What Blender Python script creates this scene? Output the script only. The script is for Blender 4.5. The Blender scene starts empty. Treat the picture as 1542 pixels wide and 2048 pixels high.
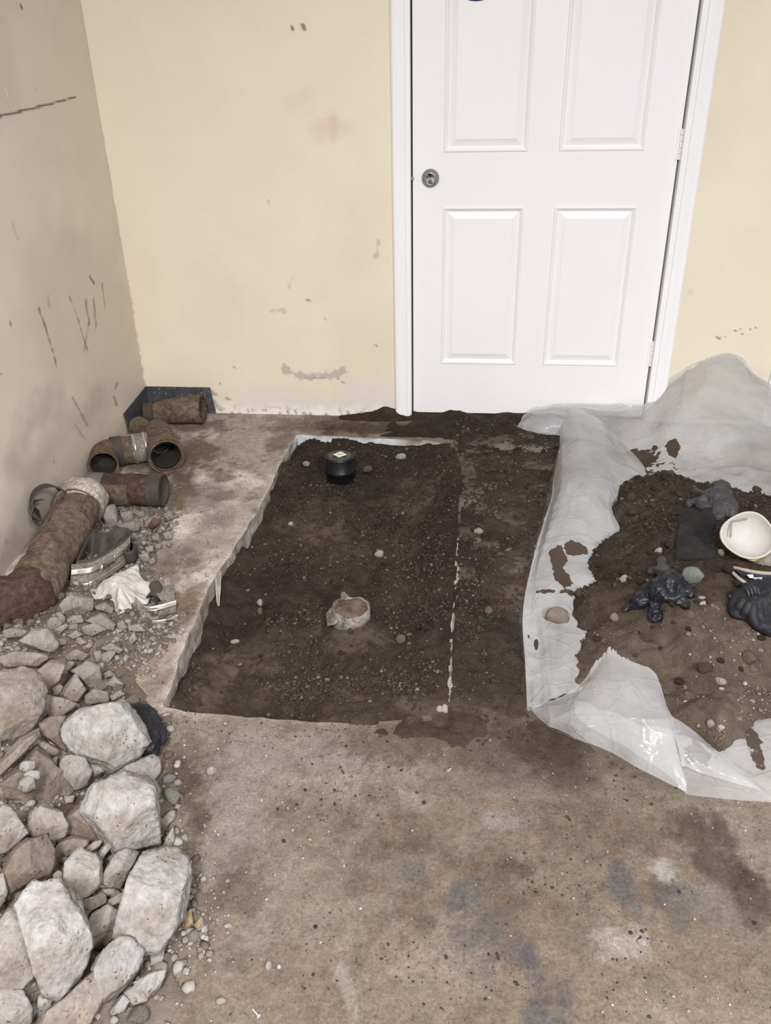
import bpy, bmesh, math, random
import numpy as np
from mathutils import Vector, Matrix

random.seed(7)
RNG = np.random.default_rng(11)
scn = bpy.context.scene
COL = scn.collection

# ------------------------------------------------------------------ camera
F_PX, CX, CY, HCAM = 1680.8, 771.0, 1024.0, 1.30
R = np.array([[0.99497224, 0.03106157, -0.09521253],
              [0.09833117, -0.48339506, 0.86986217],
              [-0.01900598, -0.87485107, -0.48401899]])     # rows: world x, y, z in lens axes (right, down, forward)
cam_d = bpy.data.cameras.new('camera')
cam = bpy.data.objects.new('camera', cam_d)
COL.objects.link(cam)
cam_d.sensor_fit = 'VERTICAL'
cam_d.sensor_height = 36.0
cam_d.lens = 36.0 * F_PX / 2048.0
cam_d.clip_start = 0.05
M3 = R @ np.diag([1.0, -1.0, -1.0])
cam.matrix_world = Matrix([[*M3[0], 0], [*M3[1], 0], [*M3[2], HCAM], [0, 0, 0, 1]])
scn.camera = cam

# ------------------------------------------------------------------ world, lights, exposure
w = bpy.data.worlds.new('room_light'); scn.world = w
w.use_nodes = True
bg = w.node_tree.nodes['Background']
bg.inputs[0].default_value = (0.98, 0.99, 1.02, 1)
bg.inputs[1].default_value = 0.38

def area(name, loc, sx, sy, power, col, rot=(0, 0, 0)):
    l = bpy.data.lights.new(name, 'AREA'); l.shape = 'RECTANGLE'
    l.size, l.size_y, l.energy, l.color = sx, sy, power, col
    o = bpy.data.objects.new(name, l); o.location = loc; o.rotation_euler = rot
    COL.objects.link(o)
area('ceiling_lamp', (-0.10, -1.0, 2.65), 0.35, 1.2, 205, (1.0, 0.99, 1.0))
area('ceiling_lamp', (1.50, -1.5, 2.65), 0.35, 1.2, 240, (1.0, 0.99, 1.02))
scn.view_settings.view_transform = 'Standard'
scn.view_settings.look = 'None'
scn.view_settings.exposure = 0.0
scn.view_settings.gamma = 1.0
scn.view_settings.use_curve_mapping = False

# ------------------------------------------------------------------ pixel of the survey photograph -> point of the room
def ray(px, py): return R @ np.array([(px - CX) / F_PX, (py - CY) / F_PX, 1.0])
def P(px, py, z=0.0):
    r = ray(px, py); return np.array([0, 0, HCAM]) + r * ((z - HCAM) / r[2])
def PY(px, py, y):
    r = ray(px, py); return np.array([0, 0, HCAM]) + r * (y / r[1])
def PX(px, py, x):
    r = ray(px, py); return np.array([0, 0, HCAM]) + r * (x / r[0])
def depth(p): return float((R.T @ (np.asarray(p, float) - [0, 0, HCAM]))[2])

XL, YW, YD = -1.315, 3.125, 3.150          # left wall, back wall, door face

# ------------------------------------------------------------------ numpy noise
def _h(ix, iy, iz, s):
    n = (ix * 374761393 + iy * 668265263 + iz * 2147483647 + s * 974711) & 0xffffffff
    n = ((n ^ (n >> 13)) * 1274126177) & 0xffffffff
    n = ((n ^ (n >> 15)) * 2246822519) & 0xffffffff
    return ((n ^ (n >> 16)) & 0xffff) / 65535.0
def vn(x, y, z=0.0, s=0):
    x, y, z = np.broadcast_arrays(np.asarray(x, float), np.asarray(y, float), np.asarray(z, float))
    ix, iy, iz = (np.floor(a).astype(np.int64) for a in (x, y, z))
    fx, fy, fz = x - ix, y - iy, z - iz
    fx, fy, fz = (a * a * (3 - 2 * a) for a in (fx, fy, fz))
    o = 0
    for dx in (0, 1):
        for dy in (0, 1):
            for dz in (0, 1):
                o = o + _h(ix + dx, iy + dy, iz + dz, s) * (fx if dx else 1 - fx) * (fy if dy else 1 - fy) * (fz if dz else 1 - fz)
    return o * 2 - 1
def fbm(x, y, z=0.0, o=4, s=0, g=0.5):
    t, a, f = 0, 1.0, 1.0
    for i in range(o):
        t = t + a * vn(np.asarray(x) * f, np.asarray(y) * f, np.asarray(z) * f, s + i * 17); a *= g; f *= 2.03
    return t
def ridged(x, y, z=0.0, o=4, s=0):
    t, a, f = 0, 1.0, 1.0
    for i in range(o):
        t = t + a * (1 - np.abs(vn(np.asarray(x) * f, np.asarray(y) * f, np.asarray(z) * f, s + i * 17)) * 2); a *= .5; f *= 2.1
    return t
def sm(a, b, x):
    t = np.clip((np.asarray(x, float) - a) / (b - a), 0, 1); return t * t * (3 - 2 * t)
def sdist(x, y, poly):
    """signed distance to a polygon, positive inside"""
    d = np.full(np.shape(x), 1e9); ins = np.zeros(np.shape(x), bool)
    n = len(poly)
    for i in range(n):
        ax, ay = poly[i][:2]; bx, by = poly[(i + 1) % n][:2]
        ex, ey = bx - ax, by - ay
        t = np.clip(((x - ax) * ex + (y - ay) * ey) / (ex * ex + ey * ey + 1e-12), 0, 1)
        d = np.minimum(d, np.hypot(x - ax - t * ex, y - ay - t * ey))
        c = ((ay > y) != (by > y)) & (x < ex * (y - ay) / (ey if abs(ey) > 1e-12 else 1e-12) + ax)
        ins ^= c
    return np.where(ins, d, -d)
def ldist(x, y, pts):
    d = np.full(np.shape(x), 1e9)
    for (ax, ay), (bx, by) in zip(pts[:-1], pts[1:]):
        ex, ey = bx - ax, by - ay
        t = np.clip(((x - ax) * ex + (y - ay) * ey) / (ex * ex + ey * ey + 1e-12), 0, 1)
        d = np.minimum(d, np.hypot(x - ax - t * ex, y - ay - t * ey))
    return d
def ell(x, y, px, py, rx, ry, soft=0.5, z=0.0, rot=0.0):
    """soft ellipse patch on the ground, 1 in the middle"""
    c = P(px, py, z); ax = abs(P(px + rx, py, z)[0] - c[0]); ay = abs(P(px, py - ry, z)[1] - c[1])
    dx, dy = x - c[0], y - c[1]
    cr, sr = math.cos(rot), math.sin(rot)
    u, v = (dx * cr + dy * sr) / ax, (-dx * sr + dy * cr) / ay
    r = np.hypot(u, v) + 0.42 * fbm(x * 7 + px * .01, y * 7, 0, 6, 5, .75) + .34 * fbm(x * 34, y * 20 + py * .01, 0, 4, 6, .75)
    return 1 - sm(1 - soft, 1 + soft * .4, r)

def srgb(r, g, b):
    f = lambda c: (c / 255 / 12.92) if c <= 10 else ((c / 255 + .055) / 1.055) ** 2.4
    return (f(r), f(g), f(b), 1.0)
def lin(*c): return np.array(srgb(*c)[:3])

# ------------------------------------------------------------------ materials
class NT:
    def __init__(s, name):
        s.m = bpy.data.materials.new(name); s.m.use_nodes = True
        s.t = s.m.node_tree; s.n = s.t.nodes; s.l = s.t.links
        s.b = s.n['Principled BSDF']; s.out = s.n['Material Output']
    def add(s, typ, **k):
        n = s.n.new(typ)
        for a, v in k.items(): setattr(n, a, v)
        return n
    def set(s, n, **k):
        for a, v in k.items(): n.inputs[a.replace('_', ' ')].default_value = v
        return n
    def co(s, kind='Object'):
        return s.add('ShaderNodeTexCoord').outputs[kind]
    def noise(s, vec, scale, detail=6, rough=.6, dist=0.0):
        n = s.add('ShaderNodeTexNoise'); s.l.new(vec, n.inputs['Vector'])
        n.inputs['Scale'].default_value = scale; n.inputs['Detail'].default_value = detail
        n.inputs['Roughness'].default_value = rough; n.inputs['Distortion'].default_value = dist
        return n.outputs['Fac']
    def vor(s, vec, scale, feat='F1'):
        n = s.add('ShaderNodeTexVoronoi', feature=feat); s.l.new(vec, n.inputs['Vector'])
        n.inputs['Scale'].default_value = scale; return n.outputs['Distance']
    def ramp(s, fac, stops):
        n = s.add('ShaderNodeValToRGB'); s.l.new(fac, n.inputs[0])
        e = n.color_ramp.elements
        while len(e) < len(stops): e.new(.5)
        for q, (p, c) in zip(e, stops):
            q.position = p; q.color = c if len(c) == 4 else (*c, 1)
        return n.outputs[0]
    def mix(s, fac, a, b, mode='MIX'):
        n = s.add('ShaderNodeMix', data_type='RGBA', blend_type=mode)
        for v, i in ((fac, n.inputs[0]), (a, n.inputs[6]), (b, n.inputs[7])):
            if hasattr(v, 'links'): s.l.new(v, i)
            else: i.default_value = v if not isinstance(v, tuple) or len(v) == 4 else (*v, 1)
        return n.outputs[2]
    def math(s, op, a, b=0.0, c=None):
        n = s.add('ShaderNodeMath', operation=op)
        for v, i in ((a, n.inputs[0]), (b, n.inputs[1])) + (((c, n.inputs[2]),) if c is not None else ()):
            if hasattr(v, 'links'): s.l.new(v, i)
            else: i.default_value = v
        return n.outputs[0]
    def bump(s, h, strength=.4, dist=.004, base=None):
        n = s.add('ShaderNodeBump'); s.l.new(h, n.inputs['Height'])
        n.inputs['Strength'].default_value = strength; n.inputs['Distance'].default_value = dist
        if base is not None: s.l.new(base, n.inputs['Normal'])
        return n.outputs['Normal']
    def done(s, color=None, rough=None, normal=None, metal=None, spec=None):
        for v, k in ((color, 'Base Color'), (rough, 'Roughness'), (normal, 'Normal'), (metal, 'Metallic'), (spec, 'Specular IOR Level')):
            if v is None: continue
            if hasattr(v, 'links'): s.l.new(v, s.b.inputs[k])
            else: s.b.inputs[k].default_value = v if not isinstance(v, tuple) or len(v) == 4 else (*v, 1)
        return s.m

def grey(v): return (v, v, v, 1)

def m_tint(name, amp, scale, rough, bscale, bstr, bdist, speck=None, spec=.3, fine=None, mot=None):
    """colour comes from the surface's own 'tint' attribute, grain from noise"""
    t = NT(name); co = t.co()
    a = t.add('ShaderNodeAttribute', attribute_name='tint').outputs['Color']
    n1 = t.noise(co, scale, 8, .65)
    c = t.mix(1.0, a, t.ramp(n1, [(.34, grey(1 - amp)), (.66, grey(1 + amp))]), 'MULTIPLY')
    n2 = t.noise(co, bscale, 8, .7)
    if mot:
        c = t.mix(1.0, c, t.ramp(t.noise(co, 42, 10, .72, .6), [(.38, grey(1 - mot)), (.48, grey(1)), (.53, grey(1)), (.62, grey(1 + mot))]), 'MULTIPLY')
        c = t.mix(1.0, c, t.ramp(t.noise(co, 170, 8, .75), [(.36, grey(.70)), (.47, grey(.97)), (.53, grey(1.02)), (.64, grey(1.28))]), 'MULTIPLY')
        c = t.mix(t.ramp(t.noise(co, 95, 6, .7), [(.57, grey(0)), (.63, grey(.6))]), c, t.mix(1.0, c, (.60, .56, .52, 1), 'MULTIPLY'))
        c = t.mix(t.ramp(t.noise(co, 11, 12, .78, .8), [(.50, grey(0)), (.62, grey(.55))]), c, t.mix(1.0, c, (.72, .68, .64, 1), 'MULTIPLY'))
        c = t.mix(t.ramp(t.noise(co, 8.5, 12, .8, 1.0), [(.58, grey(0)), (.66, grey(.5))]), c, t.mix(1.0, c, (1.25, 1.27, 1.30, 1), 'MULTIPLY'))
    if fine:
        c = t.mix(1.0, c, t.ramp(t.noise(co, fine, 4, .7), [(.3, grey(.72)), (.7, grey(1.24))]), 'MULTIPLY')
    if speck:
        v = t.vor(co, speck[0])
        c = t.mix(t.ramp(v, [(speck[1] * .6, grey(1)), (speck[1], grey(0))]), c, speck[2])
    return t.done(c, rough, t.bump(n2, bstr, bdist), spec=spec)

M = {}
M['wall'] = m_tint('cream_paint', .03, 3, .55, 160, .12, .0008, spec=.35)
M['floor'] = m_tint('dusty_concrete', .12, 16, .9, 60, .6, .003, spec=.15, mot=.2)
M['slab_edge'] = m_tint('sawn_concrete', .18, 30, .92, 90, .6, .003, spec=.15)
M['soil'] = m_tint('soil', .28, 26, .95, 75, 1.0, .009, spec=.12, speck=(170, .12, srgb(150, 138, 124)))
M['pile'] = m_tint('heaped_soil', .26, 24, .95, 75, 1.0, .009, spec=.12, speck=(140, .13, srgb(150, 138, 124)))
M['gravel_bed'] = m_tint('rubble_dust', .18, 25, .95, 120, .9, .005, spec=.1)

def m_paint(name, col, rough=.35):
    t = NT(name); co = t.co()
    d = t.noise(co, 26, 9, .72)
    c = t.mix(t.ramp(d, [(.70, grey(0)), (.76, grey(.75))]), col, srgb(190, 184, 176))
    return t.done(t.mix(1.0, c, t.ramp(t.noise(co, 5, 4), [(.3, grey(.985)), (.7, grey(1.01))]), 'MULTIPLY'), rough,
                  t.bump(t.noise(co, 240, 4), .06, .0008), spec=.4)
M['door'] = m_paint('white_door_paint', srgb(238, 235, 234))
M['trim'] = m_paint('white_trim_paint', srgb(240, 238, 238), .3)

def m_plain(name, col, rough=.5, metal=0.0, var=.15, scale=40, bstr=.2, bdist=.001, spec=.4):
    t = NT(name); co = t.co()
    n = t.noise(co, scale, 8, .65)
    c = t.mix(1.0, col, t.ramp(n, [(.3, grey(1 - var)), (.7, grey(1 + var))]), 'MULTIPLY')
    return t.done(c, rough, t.bump(t.noise(co, scale * 3, 6), bstr, bdist), metal, spec)
M['steel'] = m_plain('brushed_steel', srgb(140, 138, 138), .42, .6)
M['bright_steel'] = m_plain('bright_steel', srgb(215, 215, 215), .18, 1.0, .05)
M['dark'] = m_plain('dark_gap', srgb(24, 22, 21), .8)
M['blue'] = m_plain('blue_sticker', srgb(38, 32, 110), .4)
M['abs'] = m_plain('black_abs_plastic', srgb(16, 17, 20), .38, bstr=.1)
M['abs_lid'] = m_plain('black_lid_plastic', srgb(58, 58, 60), .45)
M['paper'] = m_plain('paper_label', srgb(226, 220, 206), .7, var=.03)
M['ink'] = m_plain('grey_print', srgb(150, 145, 138), .7, var=.03)
M['cloth'] = m_plain('white_rag', srgb(188, 182, 173), .95, var=.10, scale=30, bstr=.5, bdist=.002, spec=.1)
M['mask'] = m_plain('white_mask_felt', srgb(176, 173, 168), .9, var=.03, scale=60, bstr=.2, spec=.15)
M['maskrim'] = m_plain('mask_rim', srgb(172, 166, 152), .85, var=.06)
M['foam'] = m_plain('grey_foam', srgb(130, 122, 112), .95)
M['yellow'] = m_plain('yellow_strap', srgb(205, 178, 70), .7)
M['rubber'] = m_plain('dusty_rubber', srgb(64, 58, 54), .8, var=.3, scale=25)
M['greyrubber'] = m_plain('grey_rubber', srgb(98, 90, 84), .85, var=.25, scale=25)
M['screw'] = m_plain('zinc', srgb(205, 208, 214), .25, .6)
M['navy'] = m_plain('navy_cloth', srgb(50, 55, 68), .85, var=.25)
M['edging'] = m_plain('grey_edging', srgb(150, 140, 128), .85)
M['whiteprint'] = m_plain('white_print', srgb(200, 200, 200), .8)

def m_glove(name, col, dust, rough):
    t = NT(name); co = t.co()
    n = t.noise(co, 24, 8, .7)
    c = t.mix(t.ramp(n, [(.48, grey(0)), (.78, grey(.6))]), col, dust)
    h = t.math('ADD', t.noise(co, 70, 6, .6), t.math('MULTIPLY', t.noise(co, 500, 2), .3))
    return t.done(c, rough, t.bump(h, .45, .003), spec=.35)
M['nitrile'] = m_glove('black_nitrile', srgb(20, 22, 28), srgb(70, 66, 66), .33)
M['glove_grey'] = m_glove('grey_coated_glove', srgb(56, 54, 58), srgb(104, 92, 84), .6)
M['glove_black'] = m_glove('black_glove', srgb(28, 28, 32), srgb(70, 62, 56), .65)
M['knit'] = m_glove('black_knit_cuff', srgb(30, 28, 28), srgb(62, 54, 48), .95)

def m_rust(name, a, b, c3, dark, scale=9):
    t = NT(name); co = t.co()
    n = t.noise(co, scale, 10, .7, .4)
    c = t.ramp(n, [(.28, dark), (.43, a), (.58, b), (.74, c3)])
    n2 = t.noise(co, scale * 7, 8, .7)
    c = t.mix(1.0, c, t.ramp(n2, [(.33, grey(.45)), (.67, grey(1.45))]), 'MULTIPLY')
    h = t.math('ADD', t.math('MULTIPLY', n, .7), t.math('MULTIPLY', n2, .5))
    return t.done(c, .88, t.bump(h, 1.0, .010), spec=.2)
M['rust'] = m_rust('muddy_iron', srgb(98, 83, 69), srgb(112, 97, 81), srgb(140, 124, 106), srgb(62, 50, 42))
M['rust_red'] = m_rust('red_rusted_iron', srgb(70, 53, 47), srgb(82, 61, 53), srgb(118, 92, 76), srgb(44, 34, 31))
M['rust_orange'] = m_rust('brown_clay_crust', srgb(100, 82, 68), srgb(113, 94, 78), srgb(134, 112, 92), srgb(66, 53, 44))
M['hubcrust'] = m_rust('pale_mortar_crust', srgb(168, 158, 144), srgb(188, 178, 164), srgb(205, 196, 182), srgb(92, 78, 66), 14)
M['clamp'] = m_rust('dusty_stainless', srgb(140, 132, 122), srgb(160, 152, 141), srgb(182, 174, 164), srgb(104, 94, 84), 16)
M['clamp'].node_tree.nodes['Principled BSDF'].inputs['Metallic'].default_value = .5
M['clamp'].node_tree.nodes['Principled BSDF'].inputs['Roughness'].default_value = .4
M['band'] = m_plain('stainless_band', srgb(186, 178, 168), .3, .75, .25, 30, .25, .001)
M['inside'] = m_plain('shaded_pipe_inside', srgb(46, 40, 35), .95)  # shade inside the open pipes, painted as a dark colour

t = NT('spotted_sheet_metal'); co = t.co()
v = t.vor(co, 85); nn = t.noise(co, 14, 7, .7)
c = t.ramp(nn, [(.3, srgb(60, 60, 61)), (.55, srgb(80, 80, 83)), (.75, srgb(108, 109, 113))])
c = t.mix(t.math('MULTIPLY', t.ramp(v, [(.16, grey(1)), (.24, grey(0))]), t.ramp(t.noise(co, 30, 3), [(.46, grey(0)), (.55, grey(1))])), c, srgb(176, 176, 174))
M['sheetmetal'] = t.done(c, .45, t.bump(nn, .15, .001), .15)

def m_rock(name, speck=1.0):
    """object colour x grain, dust in the hollows, dark pits"""
    t = NT(name); co = t.co('Object')
    oc = t.add('ShaderNodeObjectInfo').outputs['Color']
    n = t.noise(co, 9, 8, .65)
    c = t.mix(t.ramp(n, [(.40, grey(0)), (.62, grey(.85))]), oc, t.mix(1.0, oc, (.60, .53, .46, 1), 'MULTIPLY'))
    c = t.mix(t.ramp(t.noise(co, 22, 9, .75, .5), [(.54, grey(0)), (.64, grey(.45))]), c, t.mix(1.0, oc, (.55, .52, .50, 1), 'MULTIPLY'))
    wv = t.add('ShaderNodeVectorMath', operation='ADD'); nz = t.add('ShaderNodeTexNoise'); t.l.new(co, nz.inputs['Vector']); nz.inputs['Scale'].default_value = 55; nz.inputs['Detail'].default_value = 5
    sc_ = t.add('ShaderNodeVectorMath', operation='SCALE'); t.l.new(nz.outputs['Color'], sc_.inputs[0]); sc_.inputs['Scale'].default_value = .022; t.l.new(co, wv.inputs[0]); t.l.new(sc_.outputs[0], wv.inputs[1])
    pit = t.math('MULTIPLY', t.ramp(t.vor(wv.outputs[0], 105), [(.10, grey(1)), (.26, grey(0))]), t.ramp(t.noise(co, 24, 5), [(.50, grey(0)), (.60, grey(.8 * speck))]))
    c = t.mix(pit, c, srgb(84, 74, 66))
    f = t.noise(co, 60, 8, .7)
    c = t.mix(1.0, c, t.ramp(f, [(.35, grey(.70)), (.65, grey(1.18))]), 'MULTIPLY')
    h = t.math('SUBTRACT', t.math('ADD', t.math('MULTIPLY', n, .6), t.math('MULTIPLY', f, .6)), t.math('MULTIPLY', pit, .4))
    return t.done(c, .92, t.bump(h, .9, .009), spec=.15)
M['rock'] = m_rock('broken_concrete')
M['pebble'] = m_rock('stone', .4)

def m_stones(name, cols, island=True):
    """many small stones: a colour for each of them"""
    t = NT(name)
    g = t.add('ShaderNodeNewGeometry').outputs['Random Per Island']
    c = t.ramp(g, [(i / (len(cols) - 1), k) for i, k in enumerate(cols)])
    f = t.noise(t.co(), 150, 5, .7)
    c = t.mix(1.0, c, t.ramp(f, [(.3, grey(.50)), (.7, grey(.74))]), 'MULTIPLY')
    return t.done(c, .95, t.bump(f, .5, .003), spec=.12)
M['gravel'] = m_stones('grey_gravel', [srgb(118, 108, 98), srgb(168, 160, 150), srgb(134, 122, 108), srgb(190, 184, 176), srgb(146, 136, 124), srgb(110, 98, 86)])
M['clods'] = m_stones('soil_clods', [srgb(70, 60, 52), srgb(84, 72, 62), srgb(62, 53, 46), srgb(96, 84, 73), srgb(74, 63, 55), srgb(82, 71, 62), srgb(66, 57, 50), srgb(78, 67, 58), srgb(74, 64, 56), srgb(86, 75, 65), srgb(132, 122, 111)])
M['dryclods'] = m_stones('dry_clods', [srgb(112, 98, 84), srgb(128, 114, 100), srgb(100, 87, 75), srgb(140, 128, 114), srgb(108, 95, 83), srgb(186, 178, 166)])
M['grit'] = m_stones('floor_grit', [srgb(120, 106, 92), srgb(150, 138, 124), srgb(190, 182, 172), srgb(104, 92, 80), srgb(205, 198, 188), srgb(132, 118, 104)])

# milky polythene
t = NT('milky_polythene'); co = t.co()
wr = t.add('ShaderNodeTexNoise'); t.l.new(co, wr.inputs['Vector'])
wr.inputs['Scale'].default_value = 9; wr.inputs['Detail'].default_value = 5; wr.inputs['Distortion'].default_value = 1.2
vo = t.vor(co, 13, 'DISTANCE_TO_EDGE')
cre = t.ramp(vo, [(0.0, grey(1)), (.05, grey(0))])
hh = t.math('ADD', t.math('MULTIPLY', wr.outputs['Fac'], 1.0), t.math('MULTIPLY', cre, .12))
nrm = t.bump(hh, .55, .012)
att = t.add('ShaderNodeAttribute', attribute_name='tint').outputs['Color']     # red: soil lying on it, green: haze
sep = t.add('ShaderNodeSeparateColor'); t.l.new(att, sep.inputs[0])
t.done((.75, .745, .745, 1), .2, nrm, spec=.5)
t.b.inputs['Transmission Weight'].default_value = 0.0
trl = t.add('ShaderNodeBsdfTranslucent'); trl.inputs[0].default_value = (.80, .795, .80, 1); t.l.new(nrm, trl.inputs['Normal'])
m1 = t.add('ShaderNodeMixShader'); m1.inputs[0].default_value = .42
t.l.new(t.b.outputs[0], m1.inputs[1]); t.l.new(trl.outputs[0], m1.inputs[2])
tr = t.add('ShaderNodeBsdfTransparent'); tr.inputs[0].default_value = (.97, .97, .97, 1)
m2 = t.add('ShaderNodeMixShader')
fac = t.math('MULTIPLY', t.ramp(t.noise(co, 4, 3), [(.3, grey(.7)), (.7, grey(1.25))]), sep.outputs[1])
t.l.new(fac, m2.inputs[0]); t.l.new(tr.outputs[0], m2.inputs[1]); t.l.new(m1.outputs[0], m2.inputs[2])
so = t.add('ShaderNodeBsdfDiffuse'); so.inputs[0].default_value = srgb(76, 65, 56)
m3 = t.add('ShaderNodeMixShader'); t.l.new(t.ramp(t.math('ADD', sep.outputs[0], t.math('MULTIPLY', t.math('SUBTRACT', t.noise(co, 30, 8, .75), .5), 1.1)), [(.46, grey(0)), (.54, grey(1))]), m3.inputs[0])
t.l.new(m2.outputs[0], m3.inputs[1]); t.l.new(so.outputs[0], m3.inputs[2])
t.l.new(m3.outputs[0], t.out.inputs[0])
M['poly'] = t.m

# ------------------------------------------------------------------ object helpers
def link(o, parent=None):
    COL.objects.link(o)
    if parent is not None: o.parent = parent
    return o
def tag(o, label=None, cat=None, group=None, kind=None):
    for k, v in (('label', label), ('category', cat), ('group', group), ('kind', kind)):
        if v: o[k] = v
    return o
def empty(name, loc, label, cat, group=None, rz=0.0):
    o = bpy.data.objects.new(name, None); o.location = loc; o.rotation_euler = (0, 0, rz); o.empty_display_size = .05
    return tag(link(o), label, cat, group)
def mesh(name, V, Fc, mat, parent=None, smooth=True, tint=None, origin=None, mats=None, mi=None):
    V = np.asarray(V, float)
    if parent is not None and origin is None:
        V = V - np.array(parent.location) if parent.parent is None else V - np.array(parent.parent.location) - np.array(parent.location)
        origin = None
    elif origin is not None:
        V = V - np.asarray(origin)
    me = bpy.data.meshes.new(name)
    if isinstance(Fc, np.ndarray):
        k = Fc.shape[1]
        me.vertices.add(len(V)); me.vertices.foreach_set('co', V.ravel())
        me.loops.add(Fc.size); me.loops.foreach_set('vertex_index', Fc.ravel().astype(np.int32))
        me.polygons.add(len(Fc)); me.polygons.foreach_set('loop_start', np.arange(0, Fc.size, k, dtype=np.int32))
        me.update(calc_edges=True); me.validate()
    else:
        me.from_pydata([tuple(v) for v in V], [], Fc); me.update()
    if smooth: me.polygons.foreach_set('use_smooth', np.ones(len(me.polygons), bool))
    if tint is not None:
        a = me.attributes.new('tint', 'FLOAT_COLOR', 'POINT')
        c = np.ones((len(V), 4)); c[:, :3] = tint; a.data.foreach_set('color', c.ravel())
    for q in (mats or [mat]): me.materials.append(q)
    if mi is not None: me.polygons.foreach_set('material_index', np.asarray(mi, np.int32))
    o = bpy.data.objects.new(name, me)
    if origin is not None and parent is None: o.location = origin
    return link(o, parent)
def gridfaces(nu, nv, closed=False):
    i = np.arange(nu - 1)[:, None]; j = np.arange(nv if closed else nv - 1)[None, :]
    j2 = (j + 1) % nv
    a, b, c, d = i * nv + j, (i + 1) * nv + j, (i + 1) * nv + j2, i * nv + j2
    return np.stack(np.broadcast_arrays(a, b, c, d), -1).reshape(-1, 4)
class MB:
    """collects boxes, tubes and lathes into ONE mesh"""
    def __init__(s): s.v, s.f = [], []
    def add(s, V, Fc):
        o = len(s.v); s.v += [tuple(p) for p in V]; s.f += [tuple(int(i) + o for i in q) for q in Fc]; return s
    def box(s, a, b):
        x0, y0, z0 = a; x1, y1, z1 = b
        return s.add([(x0, y0, z0), (x1, y0, z0), (x1, y1, z0), (x0, y1, z0), (x0, y0, z1), (x1, y0, z1), (x1, y1, z1), (x0, y1, z1)],
                     [(0, 3, 2, 1), (4, 5, 6, 7), (0, 1, 5, 4), (1, 2, 6, 5), (2, 3, 7, 6), (3, 0, 4, 7)])
    def prism(s, pts, axis, thick):
        """closed polygon of 3-D points pushed along axis*thick"""
        pts = [np.asarray(p, float) for p in pts]; ax = np.asarray(axis, float) * thick
        n = len(pts)
        return s.add(pts + [p + ax for p in pts], [tuple(range(n))[::-1], tuple(range(n, 2 * n))] + [(i, (i + 1) % n, n + (i + 1) % n, n + i) for i in range(n)])
    def build(s, name, mat, parent=None, smooth=False, **k): return mesh(name, s.v, s.f, mat, parent, smooth, **k)

def catmull(pts, n):
    pts = np.asarray(pts, float); k = len(pts)
    if k == 2:
        u = np.linspace(0, 1, n)[:, None]; return pts[0] * (1 - u) + pts[1] * u
    e = np.concatenate([[2 * pts[0] - pts[1]], pts, [2 * pts[-1] - pts[-2]]])
    u = np.linspace(0, k - 1 - 1e-9, n); i = u.astype(int); t = u - i
    sh = (slice(None),) + (None,) * (pts.ndim - 1)
    t = t[sh]
    p0, p1, p2, p3 = e[i], e[i + 1], e[i + 2], e[i + 3]
    return .5 * (2 * p1 + (p2 - p0) * t + (2 * p0 - 5 * p1 + 4 * p2 - p3) * t ** 2 + (3 * p1 - p0 - 3 * p2 + p3) * t ** 3)
def frames(path):
    T = np.gradient(path, axis=0); T /= np.linalg.norm(T, axis=1)[:, None]
    up = np.array([0, 0, 1.0]) if abs(T[0][2]) < .9 else np.array([0, 1.0, 0])
    N = [np.cross(up, T[0])]; N[0] /= np.linalg.norm(N[0])
    for tt in T[1:]:
        n = N[-1] - tt * N[-1].dot(tt); N.append(n / np.linalg.norm(n))
    N = np.array(N); return T, N, np.cross(T, N)
def tube(path, rad, thick=0.0, seg=32, amp=0.0, fr=12.0, n=None, squash=None, seed=0, arc=None, caps=True):
    """pipe along a path; thick > 0 gives an open pipe with an inside"""
    if n: path = catmull(path, n); rad = catmull(np.asarray(rad, float)[:, None], n)[:, 0] if np.ndim(rad) else np.full(n, rad)
    path = np.asarray(path, float); m = len(path)
    rad = np.full(m, rad) if not np.ndim(rad) else np.asarray(rad, float)
    T, N, B = frames(path)
    def ring(rr):
        a = np.linspace(0, 2 * math.pi, seg, endpoint=False) if arc is None else np.linspace(arc[0], arc[1], seg)
        p = path[:, None] + rr[:, None, None] * (np.cos(a)[None, :, None] * N[:, None] + np.sin(a)[None, :, None] * B[:, None])
        return p
    O = ring(rad)
    if amp:
        d = O - path[:, None]; ln = np.linalg.norm(d, axis=2, keepdims=True); d = d / ln
        O = O + d * (amp * fbm(O[..., 0] * fr, O[..., 1] * fr, O[..., 2] * fr, 5, seed))[..., None]
    closed = arc is None
    V = O.reshape(-1, 3); Fc = gridfaces(m, seg, closed)[:, ::-1]
    if thick:
        I = ring(np.maximum(rad - thick, .001)); k = len(V)
        V = np.concatenate([V, I.reshape(-1, 3)]); Fc = np.concatenate([Fc, gridfaces(m, seg, closed)[:, :] + k])
        js = np.arange(seg if closed else seg - 1); j2 = (js + 1) % seg
        for b, fl in ((0, 1), ((m - 1) * seg, -1)):
            q = np.stack([b + js, b + j2, k + b + j2, k + b + js], 1)[:, ::fl]; Fc = np.concatenate([Fc, q])
        if not closed:
            i = np.arange(m - 1) * seg
            for e, fl in ((0, 1), (seg - 1, -1)):
                Fc = np.concatenate([Fc, np.stack([i + e, k + i + e, k + i + seg + e, i + seg + e], 1)[:, ::fl]])
        return V, Fc
    if not caps: return V, Fc
    Fl = [tuple(q) for q in Fc] + [tuple(range(seg)), tuple((m - 1) * seg + q for q in range(seg))[::-1]]
    return V, Fl
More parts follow.
